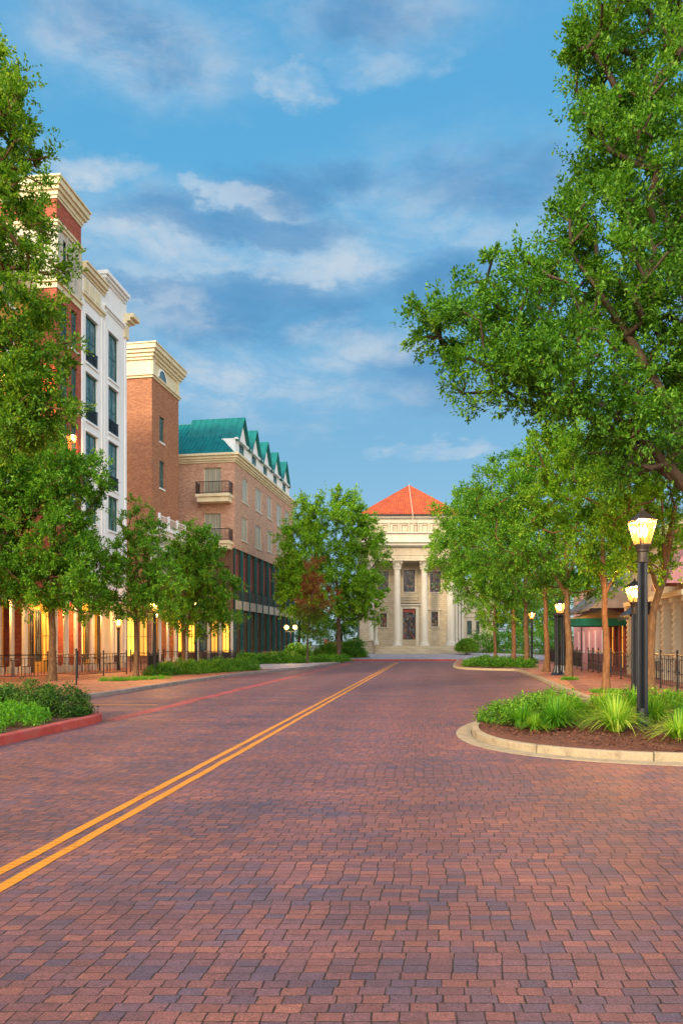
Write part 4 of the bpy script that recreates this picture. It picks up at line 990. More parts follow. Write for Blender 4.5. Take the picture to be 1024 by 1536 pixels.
# clipped wall of greenery is in the plant section
# low brick wall and flower bed behind the big middle tree
mb = MB(); mb.box(-1.6, 1.2, 0, .4, 0, 1.3); mb.box(-1.7, 1.3, -.06, .46, 1.3, 1.45); mb.box(-1.9, -1.5, -.1, .5, 0, 1.7); mb.box(1.1, 1.5, -.1, .5, 0, 1.7)
thing_mesh_loc = (X(512, 78), 78, .42)
o = mb.build('garden_wall', M['brickbrown']); o.location = thing_mesh_loc; tag(o, 'low brown brick garden wall beyond the big round tree in the middle', 'garden wall')

# ================================================================ plants
NCM = 1.0; NLM = 1.0
def quadmesh(name, V, Q, mat, smooth=False):
    me = bpy.data.meshes.new(name); n = len(Q)
    me.vertices.add(len(V)); me.vertices.foreach_set('co', np.asarray(V, dtype=np.float32).ravel())
    me.loops.add(4 * n); me.loops.foreach_set('vertex_index', np.asarray(Q, dtype=np.int32).ravel())
    me.polygons.add(n); me.polygons.foreach_set('loop_start', np.arange(0, 4 * n, 4, dtype=np.int32))
    me.polygons.foreach_set('loop_total', np.full(n, 4, dtype=np.int32))
    if smooth: me.polygons.foreach_set('use_smooth', np.ones(n, dtype=bool))
    me.update(calc_edges=True); me.materials.append(mat); return me
def leaves(rng, C, Rc, n, size, up=.35, aspect=.48, flat=.8, shell=.0):
    """n small leaf blades spread through the clumps C (N,3) of radius Rc"""
    k = rng.integers(0, len(C), n); dirs = rng.normal(size=(n, 3)); dirs /= np.linalg.norm(dirs, axis=1)[:, None]
    rad = (shell + (1 - shell) * rng.random(n) ** .6)
    P = C[k] + dirs * (Rc[k] * rad)[:, None] * np.array([1, 1, flat])
    d = dirs * .7 + rng.normal(size=(n, 3)) * .7 + np.array([0, 0, -.15]); d /= np.linalg.norm(d, axis=1)[:, None]
    nn = rng.normal(size=(n, 3)) * .75 + dirs * .5 + np.array([0, 0, up * 2]); s = np.cross(d, nn); s /= (np.linalg.norm(s, axis=1)[:, None] + 1e-9)
    L = size * rng.uniform(.6, 1.3, n)[:, None]; W = L * aspect * .5
    V = np.stack([P, P + d * L * .45 + s * W, P + d * L, P + d * L * .45 - s * W], 1).reshape(-1, 3)
    return V, np.arange(4 * n).reshape(n, 4)
def sprays(rng, C, Rc, ctr, n, size, ntw=6, aspect=.5, up=.55):
    """leaves strung along short twigs that fan out of every branch tip, so that outlines stay feathery"""
    m = len(C); out_ = C - ctr[None, :]; out_ /= (np.linalg.norm(out_, axis=1)[:, None] + 1e-6)
    D = out_[:, None, :] * .55 + rng.normal(size=(m, ntw, 3)) * .62 + np.array([0, 0, up * .5]); D /= np.linalg.norm(D, axis=2)[:, :, None]
    Lt = Rc[:, None] * rng.uniform(.6, 1.9, (m, ntw))
    wgt = rng.uniform(.35, 1.3, m); k = rng.choice(m, n, p=wgt / wgt.sum()); j = rng.integers(0, ntw, n); s_ = rng.random(n) ** .75
    d0 = D[k, j]; P = C[k] + d0 * (Lt[k, j] * s_)[:, None] + rng.normal(size=(n, 3)) * (Rc[k] * .20 * (1.15 - s_ * .7))[:, None]
    P[:, 2] -= .18 * Rc[k] * s_ ** 2
    d = d0 * .7 + rng.normal(size=(n, 3)) * .6; d /= np.linalg.norm(d, axis=1)[:, None]
    nn = rng.normal(size=(n, 3)) * .55 + np.array([0, 0, .9]); sd = np.cross(d, nn); sd /= (np.linalg.norm(sd, axis=1)[:, None] + 1e-9)
    L = size * rng.uniform(.55, 1.3, n)[:, None]; W = L * aspect * .5
    V = np.stack([P, P + d * L * .45 + sd * W, P + d * L, P + d * L * .45 - sd * W], 1).reshape(-1, 3)
    return V, np.arange(4 * n).reshape(n, 4)
def wood(nodes, par, rad, sides):
    V = []; Fc = []; n = len(nodes); kids = [[] for _ in range(n)]
    for i, p in enumerate(par):
        if p >= 0: kids[p].append(i)
    rings = {}
    def ring(i, r, d, m):
        a = Vector((d.y, -d.x, .001)) if abs(d.z) < .95 else Vector((1, 0, 0)); a = (Vector((1, 0, 0)) - d * d.x); 
        if a.length < .1: a = Vector((0, 1, 0)) - d * d.y
        a.normalize(); b = d.cross(a); k = len(V)
        for j in range(m):
            t = 2 * math.pi * j / m; q = nodes[i] + (a * math.cos(t) + b * math.sin(t)) * r; V.append((q.x, q.y, q.z))
        return k
    for i in range(n):
        p = par[i]
        if p < 0: continue
        d = (nodes[i] - nodes[p]).normalized(); m = 8 if rad[i] > .06 else (5 if rad[i] > .015 else 3)
        main = max(kids[p], key=lambda c: rad[c]) == i
        r0 = rad[p] if main else min(rad[p], rad[i] * 1.35)
        dp = (nodes[p] - nodes[par[p]]).normalized() if par[p] >= 0 else d
        dd = (d + dp).normalized() if main else d
        di = d
        if kids[i]: c = max(kids[i], key=lambda c: rad[c]); di = (d + (nodes[c] - nodes[i]).normalized()).normalized()
        k0 = ring(p, r0, dd, m); k1 = ring(i, rad[i], di, m)
        for j in range(m): Fc.append((k0 + j, k0 + (j + 1) % m, k1 + (j + 1) % m, k1 + j))
    return V, Fc
def tree(name, label, base, trunk, tr, ells, nclump, nleaf, leaf, crad, bark, lm, group=None, seed=0, cat='tree', shell=.55, flare=1.5, limb_pow=2.2, tip=.006, inner=.25, forks=()):
    """trunk: list of offsets from the base (first is 0); ells: (cx,cy,cz,rx,ry,rz) relative to the base"""
    rng = np.random.default_rng(seed); nclump = int(nclump * 1.5 * NCM); nleaf = int(nleaf * 1.25 * NLM); crad *= .92; leaf *= 1.06
    nodes = [Vector(t) for t in trunk]; par = [-1] + list(range(len(trunk) - 1))
    # resample trunk with a little wander
    N_ = [nodes[0]]; Pn = [-1]
    for a, b in zip(nodes, nodes[1:]):
        m = max(2, int((b - a).length / .5))
        for i in range(1, m + 1):
            q = a.lerp(b, i / m) + Vector(rng.normal(size=3) * tr * .10 * (1 if i < m else 0)); N_.append(q); Pn.append(len(N_) - 2)
    nodes, par = N_, Pn; ntr = len(nodes)
    forkidx = []
    for zf, (ox, oy, oz) in forks:          # heavier stems leaving the trunk at height zf
        j = min(range(ntr), key=lambda i: abs(nodes[i].z - zf)); st = nodes[j]; pv = j; en = Vector((ox, oy, oz)); m = 6
        for q in range(1, m + 1):
            t = q / m; nodes.append(st.lerp(en, t) + Vector((0, 0, .06 * (en - st).length * math.sin(math.pi * t)))); par.append(pv); pv = len(nodes) - 1; forkidx.append((pv, t))
    minz = min(nodes[-1].z * .55, ells[0][2]) if ells else 0
    vol = np.array([e[3] * e[4] * e[5] for e in ells]) ** .72; pick = rng.choice(len(ells), nclump, p=vol / vol.sum())
    E = np.array(ells)[pick]; d = rng.normal(size=(nclump, 3)); d /= np.linalg.norm(d, axis=1)[:, None]
    rr = np.where(rng.random(nclump) < inner, rng.random(nclump) ** .5, shell + (1 - shell) * rng.random(nclump) ** .5) * rng.uniform(.86, 1.1, nclump)
    C = E[:, :3] + d * rr[:, None] * E[:, 3:6]
    T0 = np.array(nodes[-1])
    order = np.argsort(np.linalg.norm(C - np.array(nodes[ntr // 2]), axis=1))
    NP = [np.array(v) for v in nodes]; first = max(1, int(ntr * .42))
    allow = [i >= first for i in range(ntr)] + [t_ > .4 for _, t_ in forkidx]
    for ci in order:
        c = C[ci]; A_ = np.array(NP); dist = np.linalg.norm(A_ - c, axis=1) + .9 * np.maximum(0, A_[:, 2] - c[2] + .1) + np.where(allow, 0, 99)
        j = int(np.argmin(dist)); a = A_[j]; Ld = np.linalg.norm(c - a); m = max(1, min(6, int(Ld / (crad * .9))))
        prev = j
        for q in range(1, m + 1):
            t = q / m; pt = a * (1 - t) + c * t; pt = pt + np.array([0, 0, -.10 * Ld * math.sin(math.pi * t)]) + (rng.normal(size=3) * .03 * Ld if q < m else 0)
            NP.append(pt); par.append(prev); prev = len(NP) - 1; allow.append(True)
    nodes = [Vector(v) for v in NP]; n = len(nodes); acc = [0.] * n
    for i in range(n - 1, -1, -1):
        if acc[i] == 0: acc[i] = tip ** limb_pow
        if par[i] >= 0: acc[par[i]] += acc[i]
    rad = [a ** (1 / limb_pow) for a in acc]; k = tr / rad[min(3, n - 1)]
    rad = [max(tip * .6, min(tr, r * (k if k < 3 else 3))) for r in rad]
    rad = [min(r, tr * .20) for r in rad]
    for i in range(ntr): h = nodes[i].z; rad[i] = min(max(rad[i], tr * (.85 - .45 * i / ntr)), tr * (1 - .5 * i / ntr)); rad[i] *= 1 + (flare - 1) * math.exp(-h / (tr * 1.2))
    for i, t_ in forkidx: rad[i] = tr * (.46 - .34 * t_)
    V, Fc = wood(nodes, par, rad, 6)
    root = empty(name, base, label, cat, group)
    link('trunk', quadmesh('trunk', V, Fc, bark, True), None, root)
    Rc = crad * rng.uniform(.55, 1.25, nclump)
    V, Q = sprays(rng, C, Rc, np.array(ells)[:, :3].mean(0), nleaf, leaf)
    link('crown', quadmesh('crown', V, Q, lm), None, root)
    return root
def el(px, py, Y, rx, ry, rd, base):       # crown lobe: centre seen at a pixel and depth of the survey photo, radii in pixels / metres
    return (X(px, Y) - base[0], Y - base[1], Z(py, Y) - base[2], rx * Y / F, rd, ry * Y / F)

# ---- right: the great foreground tree
b = (7.9, 13.6, .12); e = lambda *a: el(*a, b)
tree('shade_tree', 'huge shade tree leaning over the street from the right edge, dark branches reaching out', b,
     [(0, 0, 0), (-.15, .1, 2), (-.45, .2, 3.6), (-.75, .1, 5.6), (-.65, 0, 8), (-.3, 0, 11)], .30,
     [e(700, 505, 13.2, 85, 56, .9), e(780, 470, 13.4, 105, 75, 1.2), e(845, 555, 13, 110, 65, 1.2), e(900, 400, 13.6, 95, 95, 1.5), e(865, 335, 13.4, 45, 40, .8), e(960, 250, 13.6, 95, 120, 1.6),
      e(950, 90, 13.8, 90, 110, 1.6), e(925, 205, 13.4, 62, 55, 1.1), e(1010, 480, 14, 95, 130, 1.7), e(1090, 200, 14, 110, 240, 2), e(1100, 560, 14, 110, 140, 2), e(905, 60, 13.5, 45, 60, .9), e(1030, -60, 14, 140, 110, 2), e(740, 560, 13, 75, 36, .8), e(660, 480, 13.1, 48, 28, .6), e(820, 500, 13.3, 90, 60, 1.2), e(900, 600, 13.2, 110, 50, 1.2), e(960, 660, 13.6, 90, 60, 1.3), e(980, 380, 13.8, 110, 120, 1.8)],
     620, 190000, .074, .40, M['bark'], M['leafdeep'], seed=11, shell=.5, inner=.4, tip=.008,
     forks=[(3.2, (X(850, 13.4) - b[0], -.2, Z(380, 13.4))), (3.5, (X(705, 13.2) - b[0], -.4, Z(548, 13.2))), (4.3, (X(955, 13.6) - b[0], 0, Z(190, 13.6))), (3.0, (X(880, 13.2) - b[0], -.4, Z(600, 13.2)))])
GR = 'street trees lining the right walk'
def rtree(px, Y, label, ells, ncl, nlf, leaf, cr, lm, seed, trunk=None, tr=.16, bark='barkorange', forks=()):
    b = (X(px, Y), Y, .12); top = max(el(*a, b)[2] for a in ells)
    tk = trunk or [(0, 0, 0), (.03, 0, 1.2), (-.03, .05, 2.4), (-.05, .1, top * .75)]
    return tree('street_tree', label, b, tk, tr, [el(*a, b) for a in ells], ncl, nlf, leaf, cr, M[bark], M[lm], GR, seed, flare=1.45, forks=[(Z(a[1], Y) - .12, (X(a[2], Y) - b[0], a[4], Z(a[3], Y) - .12)) for a in forks])
rtree(976, 18.6, 'forked street tree with tan limbs directly behind the nearest tall lamp', [(985, 705, 18.6, 85, 70, 1.4), (1050, 640, 18.6, 80, 110, 1.5), (935, 735, 18.3, 62, 55, 1.0), (1010, 790, 18.6, 50, 45, .9), (930, 825, 18.4, 34, 40, .6), (985, 850, 18.8, 38, 26, .6)], 150, 36000, .085, .34, 'leaflime', 21,
      [(0, 0, 0), (-.02, 0, 1.2), (.05, 0, 2.3), (.35, 0, 3.2), (.65, .1, 5)], .14, forks=[(0, 895, 1010, 770, .1), (0, 885, 940, 745, .2), (0, 860, 985, 720, -.2)])
rtree(908, 22.5, 'bright green street tree ringed by grass tufts, beside the second lamp', [(905, 710, 22.5, 82, 75, 1.6), (850, 690, 22.5, 65, 55, 1.2), (900, 800, 22.5, 65, 60, 1.3), (950, 770, 22.5, 40, 70, 1.1), (825, 760, 22.3, 42, 42, .9)], 170, 42000, .09, .36, 'leaflime', 22, tr=.135, forks=[(0, 905, 896, 845, .1), (0, 900, 930, 850, -.1)])
rtree(852, 30.5, 'tall street tree with a forked trunk, just right of the dark double post lamp', [(835, 720, 30.5, 80, 75, 2.1), (765, 735, 30.5, 62, 58, 1.7), (850, 830, 30.5, 85, 55, 2), (770, 820, 30.2, 50, 50, 1.5), (890, 870, 30.5, 40, 30, 1.2)], 190, 44000, .11, .48, 'leafmid', 23, tr=.185, forks=[(0, 900, 783, 806, -.3), (0, 870, 838, 835, .1), (0, 865, 868, 830, .2)])
rtree(819, 39, 'slim street tree left of the dark double post lamp', [(770, 800, 39, 75, 60, 2.3), (725, 800, 39, 52, 62, 1.9), (820, 850, 39, 55, 50, 2)], 130, 30000, .125, .55, 'leafmid', 24, tr=.19, forks=[(0, 890, 795, 850, -.2)])
rtree(789, 47, 'street tree with a forked trunk at the corner of the kerb bulb', [(735, 760, 47, 40, 45, 1.8), (705, 810, 47, 50, 62, 2.2), (770, 870, 47, 55, 45, 2.2), (720, 870, 47, 40, 40, 1.8)], 130, 30000, .14, .6, 'leafmid', 25, tr=.21, forks=[(0, 905, 765, 870, -.3), (0, 900, 800, 868, .2)])
rtree(770, 57, 'far street tree with a pale straight trunk above the ground cover', [(690, 775, 57, 40, 38, 2), (680, 830, 57, 38, 45, 2.2), (735, 890, 57, 48, 45, 2.4), (700, 860, 57, 34, 34, 1.8)], 110, 26000, .16, .65, 'leaflime', 26, tr=.22)
rtree(742, 66, 'farthest street tree on the right, in front of the annex', [(750, 900, 66, 45, 50, 2.6), (735, 850, 66, 50, 50, 2.6), (722, 905, 66, 16, 22, 1)], 70, 14000, .18, .7, 'leafmid', 27, tr=.18)

# ---- left trees
GL = 'street trees along the left walk'
def ltree(px, Y, label, ells, ncl, nlf, leaf, cr, lm, seed, trunk=None, tr=.16, bark='barkorange', group=GL, name='street_tree', **kw):
    b = (X(px, Y), Y, .12); top = max(el(*a, b)[2] for a in ells)
    tk = trunk or [(0, 0, 0), (.02, 0, 1.3), (-.02, .03, 2.6), (0, .1, top * .9)]
    return tree(name, label, b, tk, tr, [el(*a, b) for a in ells], ncl, nlf, leaf, cr, M[bark], M[lm], group, seed, **kw)
ltree(-85, 16, 'tall olive tree cut by the left edge, in front of the red building', [(-20, 180, 16, 80, 75, 1.2), (-60, 120, 16, 80, 80, 1.3), (0, 110, 16, 30, 45, .6), (20, 225, 16, 52, 45, .9), (-20, 330, 16, 90, 75, 1.4), (45, 385, 16, 62, 34, .9), (-10, 460, 16, 90, 70, 1.4), (40, 480, 16, 48, 42, .9), (-10, 570, 16, 85, 60, 1.3), (30, 560, 16, 45, 34, .8), (90, 395, 16, 26, 18, .4), (60, 600, 16, 52, 45, .9), (25, 640, 16, 60, 40, 1), (70, 530, 16, 36, 40, .7), (30, 290, 16, 60, 30, .9)], 340, 84000, .080, .32, 'leafolive', 31,
      [(0, 0, 0), (.1, 0, 2.5), (.15, 0, 5), (.5, 0, 8), (.7, 0, 11.5)], .22, shell=.45, inner=.4, name='shade_tree', group=None)
ltree(78, 29.5, 'broad dark street tree with a pale trunk behind the low hedge', [(60, 700, 29.5, 72, 65, 2), (5, 720, 29.5, 65, 80, 2.2), (100, 745, 29.3, 46, 52, 1.6), (45, 810, 29.5, 100, 60, 2.6), (100, 850, 29.3, 70, 50, 2), (20, 870, 29.5, 85, 40, 2.2), (135, 715, 29.3, 26, 26, .7), (-40, 790, 29.5, 60, 90, 2), (125, 895, 29.5, 40, 24, 1)], 400, 125000, .115, .46, 'leafmid', 32, tr=.19)
ltree(204, 31.5, 'small open street tree between the broad dark one and the lit lamp', [(208, 790, 31.5, 30, 36, .9), (208, 835, 31.5, 48, 40, 1.4), (186, 872, 31.5, 50, 34, 1.5), (236, 875, 31.5, 42, 34, 1.3), (205, 905, 31.5, 60, 22, 1.5)], 160, 30000, .10, .34, 'leafmid', 33, tr=.13)
ltree(275, 41, 'small dense street tree with a leaning second stem, before the green roofed block', [(290, 835, 41, 40, 38, 1.6), (270, 870, 41, 44, 48, 1.7), (315, 885, 41, 42, 42, 1.7), (295, 925, 41, 55, 26, 1.9), (338, 900, 41, 28, 36, 1.1), (250, 860, 41, 26, 38, 1), (300, 820, 41, 40, 30, 1.4)], 185, 46000, .125, .42, 'leafmid', 34, tr=.15, forks=[(Z(948, 41) - .12, (X(303, 41) - X(275, 41), -.2, Z(880, 41) - .12))])
b = (X(508, 66), 66, .12)
tree('round_tree', 'large round bright tree with a straight trunk, just left of the courthouse', b, [(0, 0, 0), (0, 0, 2.5), (-.05, 0, 5), (-.2, 0, 8)], .26,
     [el(500, 800, 66, 52, 50, 2.8, b), el(460, 830, 66, 42, 60, 2.6, b), el(545, 850, 66, 38, 55, 2.4, b), el(500, 880, 66, 72, 50, 3.4, b), el(455, 890, 66, 38, 50, 2.4, b), el(540, 895, 66, 40, 40, 2.2, b), el(487, 760, 66, 16, 28, 1, b), el(525, 765, 66, 16, 26, 1, b), el(458, 770, 66, 14, 22, .9, b), el(505, 755, 66, 13, 25, .8, b), el(452, 795, 66, 28, 34, 1.6, b), el(552, 805, 66, 26, 34, 1.5, b), el(440, 860, 66, 24, 40, 1.5, b)],
     470, 130000, .165, .62, M['bark'], M['leaflime'], None, 41, flare=1.5, shell=.5)
b = (X(461, 56), 56, .12)
tree('rusty_tree', 'small slender tree with rusty red upper leaves, left of the round tree trunk', b, [(0, 0, 0), (0, 0, 1.5), (.1, 0, 3), (.4, 0, 5.6)], .10,
     [el(470, 865, 56, 15, 28, .8, b), el(470, 900, 56, 24, 28, 1.2, b), el(468, 935, 56, 28, 24, 1.3, b), el(495, 900, 56, 14, 22, .8, b)],
     80, 15000, .11, .36, M['bark'], M['leafred'], None, 42)
rnd = random.Random(2)
# trees far behind, closing the view
for i, (px, Y, top, lm) in enumerate([(395, 98, 840, 'leafdeep'), (448, 102, 870, 'leafdeep'), (512, 106, 905, 'leafmid'), (745, 104, 850, 'leafdeep'), (790, 98, 850, 'leafmid'), (840, 94, 845, 'leafdeep'), (900, 96, 840, 'leafmid')]):
    lab = ['dark tree beyond the end of the green roofed block', 'dark tree filling the gap behind the round tree', 'low tree beyond the garden wall', 'dark tree behind the annex', 'mid green tree beyond the far end of the right walk', 'dark tree far off behind the pink building', 'mid green tree far off above the cafe roofs'][i]
    b = (X(px, Y), Y, .4); mid = (top + 975) / 2; h = (975 - top) / 2
    tree('background_tree', lab, b, [(0, 0, 0), (0, 0, 3), (.2, 0, Z(mid, Y))], .25, [el(px, mid - h * .3, Y, 26, h * .7, 2.4, b), el(px - 14, mid + h * .2, Y, 22, h * .6, 2.2, b), el(px + 15, mid + h * .15, Y, 24, h * .65, 2.2, b)], 60, 9000, .26, .9, M['bark'], M[lm], 'trees beyond the end of the street', 60 + i)

# ---- hedges, shrubs and ground cover
def shrub(name, label, cat, lobes, nleaf, leaf, cr, ncl, lm, seed, group=None, kind=None, z0=.12, aspect=.5):
    rng = np.random.default_rng(seed); E = np.array(lobes); vol = (E[:, 3] * E[:, 4]) ** .9
    pick = rng.choice(len(E), ncl, p=vol / vol.sum()); d = rng.normal(size=(ncl, 3)); d[:, 2] = np.abs(d[:, 2]) * 1.0 - .15; d /= np.linalg.norm(d, axis=1)[:, None]
    C = E[pick, :3] + d * E[pick, 3:6] * (.45 + .5 * rng.random(ncl) ** .5)[:, None]; C[:, 2] = np.maximum(C[:, 2], .05)
    base = (float(E[:, 0].mean()), float(E[:, 1].mean()), z0)
    V, Q = leaves(rng, C, cr * rng.uniform(.6, 1.2, ncl), nleaf, leaf, aspect=aspect, up=.5); V = V - np.array([base[0], base[1], 0]); V[:, 2] = np.maximum(V[:, 2], 0)
    if kind == 'stuff':
        o = link(name, quadmesh(name, V, Q, M[lm]), None, None, base); tag(o, label, cat, group, kind); return o
    root = empty(name, base, label, cat, group)
    link('foliage', quadmesh('foliage', V, Q, M[lm]), None, root)
    st = MB(); r_ = random.Random(seed)
    for i in range(min(40, ncl // 3)):
        c = C[i * 3 % ncl] - np.array([base[0], base[1], 0]); e_ = E[pick[i * 3 % ncl]]; g_ = (e_[0] - base[0] + r_.uniform(-.3, .3) * e_[3], e_[1] - base[1] + r_.uniform(-.3, .3) * e_[4], -.02)
        st.tube(g_, tuple(c), .012, .004, 4, False)
    st.build('stems', M['bark'], root)
    return root
def row(p, q, n, rx, ry, rz, zc=None, jit=.1, seed=1):
    r_ = random.Random(seed); out = []
    for i in range(n):
        t = i / max(1, n - 1); s_ = r_.uniform(.85, 1.12); out.append((p[0] + (q[0] - p[0]) * t + r_.uniform(-jit, jit), p[1] + (q[1] - p[1]) * t + r_.uniform(-jit, jit), 0 if zc is None else zc, rx * s_, ry * s_, rz * s_))
    return out
shrub('clipped_hedge', 'dark clipped hedge at the left edge, behind the bright green leafy bed', 'hedge', row((-13, 17.2), (-5.85, 15.2), 11, .85, .95, .78, seed=1), 90000, .055, .16, 1500, 'hedgedark', 51)
shrub('low_hedge', 'bright green low bed of fine leaves just inside the worn red kerb', 'hedge', row((-10.4, 10.4), (-6.75, 13.7), 9, 1.35, 1.2, .46, seed=2) + row((-8, 9.6), (-6.35, 12), 6, .8, .9, .42, seed=3) + row((-9, 8), (-7.4, 9.5), 3, .9, .9, .45, seed=9), 130000, .06, .15, 1900, 'grassdeep', 52, aspect=.3)
shrub('kerb_hedge', 'low ragged hedge on the left kerb near the leaning tree', 'hedge', row((X(240, 34.5), 34.6), (X(370, 41.5), 41.6), 10, .8, .9, .70, seed=4), 44000, .08, .2, 700, 'hedge', 53)
shrub('grass_patch', 'small patch of grass and weeds at the foot of the small open tree', 'ground cover', row((X(165, 29.2), 29.4), (X(228, 29.6), 31.3), 5, .6, .5, .10, seed=5), 5000, .08, .1, 120, 'grassdeep', 54, kind='stuff', aspect=.2)
shrub('long_hedge', 'long low hedge below the glazed base of the green roofed block', 'hedge', row((X(365, 54), 54), (X(440, 57), 57), 8, .9, .9, .85, seed=6), 22000, .11, .28, 380, 'hedge', 55)
shrub('far_hedge', 'low hedge by the kerb around the feet of the round tree', 'hedge', row((X(450, 57), 57.5), (X(512, 62.5), 62.5), 6, .9, .8, .62, seed=7), 14000, .12, .28, 260, 'hedge', 56)
shrub('leafy_bush', 'loose light green bush between the long hedge and the twin globe lamp', 'bush', row((X(437, 60), 60), (X(452, 60), 60.4), 3, .9, .9, 1.7, seed=8), 8000, .14, .4, 120, 'leafmid', 57)
shrub('leafy_bush', 'dark bush beside the trunk of the round tree, before the courthouse corner', 'bush', row((X(520, 73), 73), (X(538, 75), 74), 4, 1.0, .9, 2.0, seed=9), 12000, .15, .45, 160, 'leafdeep', 58)
shrub('leafy_bush', 'rounded bush between the rusty tree and the garden wall', 'bush', row((X(480, 70), 70), (X(500, 72), 71), 3, 1.0, .9, 1.9, seed=10), 9000, .15, .45, 120, 'leafmid', 59)
shrub('flowering_shrub', 'orange flowering shrub in front of the low garden wall', 'bush', row((X(493, 75), 75), (X(516, 76), 75), 4, .8, .6, 1.2, seed=11), 4000, .16, .4, 80, 'flower', 60)
shrub('round_bush', 'clipped ball shaped bush at the right foot of the courthouse steps', 'bush', [(X(700, 79.5), 79.5, .65, 1.25, 1.2, 1.2)] * 2, 26000, .11, .26, 420, 'leafolive', 61, z0=.4)
shrub('bulb_hedge', 'low ground cover hedge on the kerb bulb at the far right', 'hedge', row((X(706, 48.5), 48.3), (X(785, 46), 46), 8, .75, .75, .52, seed=12), 22000, .10, .24, 360, 'hedge', 62)
shrub('far_ground_cover', 'second strip of low hedge farther back on the right kerb', 'hedge', row((X(722, 58), 58), (X(790, 57), 57), 6, .9, .8, .55, seed=13), 12000, .12, .28, 240, 'hedge', 63)
for i, (px, Y, rr, lab) in enumerate([(905, 22.3, .42, 'ring of grass tufts around the foot of the bright green street tree'), (985, 18.4, .5, 'grass tuft at the foot of the forked tree behind the lamp'), (852, 30.3, .3, 'thin grass around the foot of the tall street tree')]):
    shrub('grass_ring', lab, 'ground cover', [(X(px, Y), Y - .1, 0, rr * 1.3, rr, .10)] * 2, 1400, .07, .1, 60, 'grassdeep', 70 + i, kind='stuff', aspect=.2)
# planter shrubs (right)
shrub('planter_shrub', 'small leafy shrub at the rounded tip of the right planter', 'bush', [(3.15, 13.9, .02, .62, .62, .44), (3.75, 14.3, .02, .6, .6, .5), (4.3, 14.8, .02, .6, .6, .5)], 17000, .05, .14, 340, 'hedge', 64)
shrub('planter_shrub', 'leafy shrub mass at the back of the right planter, behind the blade plants', 'bush', row((4.6, 15.4), (8, 15.6), 6, .75, .6, .50, seed=15), 26000, .055, .16, 420, 'leafmid', 65)
shrub('tall_hedge', 'tall dark hedge closing the far end of the right walk', 'hedge', row((X(716, 88), 88), (X(1000, 70), 70), 18, 1.9, 1.2, 3.4, seed=16), 40000, .2, .55, 700, 'leafdeep', 66)
# arching blade plants
def tuft(n, length, width, spread, seed):
    n = int(n * 1.5)
    rng = np.random.default_rng(seed); V = []; Q = []
    for i in range(n):
        a = rng.uniform(0, 2 * math.pi); L = length * rng.uniform(.6, 1.15); out_ = spread * rng.uniform(.15, 1.12); r0 = rng.uniform(0, .10)
        w_ = width * rng.uniform(.6, 1.2); ca, sa = math.cos(a), math.sin(a); k = len(V); S_ = 6
        for j in range(S_ + 1):
            t = j / S_; r = r0 + out_ * t ** 1.25; z = L * (t * 1.0 - .86 * (out_ / spread) * t ** 2.2); tw = w_ * (1 - t ** 2.2) + .0015
            V.append((ca * r - sa * tw, sa * r + ca * tw, max(z, .01))); V.append((ca * r + sa * tw, sa * r - ca * tw, max(z, .01)))
        for j in range(S_): Q.append((k + 2 * j, k + 2 * j + 1, k + 2 * j + 3, k + 2 * j + 2))
    return V, Q
TM = {}
for key, mm, n, L_, sp, sd_ in (('lime', 'grasslime', 260, .66, .58, 1), ('green', 'grassdeep', 320, .56, .54, 2), ('green2', 'grassdeep', 260, .50, .50, 3), ('lime2', 'grasslime', 170, .50, .52, 4), ('mixed', 'leaflime', 320, .56, .56, 5)):
    V, Q = tuft(n, L_, .0085, sp, sd_); TM[key] = quadmesh('blades', V, Q, M[mm])
spots = [(4.62, 12.35, 'lime', 1.15, 'bright lime blade plant, the largest, in the middle of the right planter'), (5.22, 11.35, 'lime2', 1.1, 'small lime blade plant near the kerb, just in front of the tall lamp'),
         (3.75, 12.9, 'green', 1.1, 'green blade plant left of the large lime one'), (3.25, 13.2, 'green2', .95, 'green blade plant next to the shrub at the planter tip'), (4.1, 13.7, 'mixed', 1.1, 'leafy green blade plant behind the large lime one, to its left'),
         (5.0, 13.5, 'green', 1.05, 'green blade plant between the large lime one and the lamp'), (6.0, 12.6, 'green2', 1.15, 'green blade plant just right of the tall lamp'), (6.25, 11.4, 'green', 1.05, 'green blade plant at the right edge, nearest the kerb'),
         (5.9, 13.9, 'mixed', 1.1, 'blade plant behind the lamp at the right edge'), (4.6, 14.6, 'green2', 1.1, 'rear green blade plant at the back left of the planter'), (5.3, 14.8, 'mixed', 1.1, 'rear blade plant directly behind the lamp'), (6.7, 13.1, 'mixed', 1.2, 'tall blade plant cut by the right edge of the view'),
         (3.3, 12.55, 'mixed', .6, 'smallest blade plant, low by the planter tip'), (6.1, 15.2, 'green', 1.2, 'rear blade plant at the far right of the planter')]
rnd = random.Random(6)
for x, y, key, s_, lab in spots:
    o = bpy.data.objects.new('blade_plant', TM[key]); col.objects.link(o); o.location = (x, y, .12); s_ *= 1.0; o.scale = (s_, s_, s_); o.rotation_euler = (0, 0, rnd.uniform(0, 6)); tag(o, lab, 'plant', 'blade plants in the right planter')
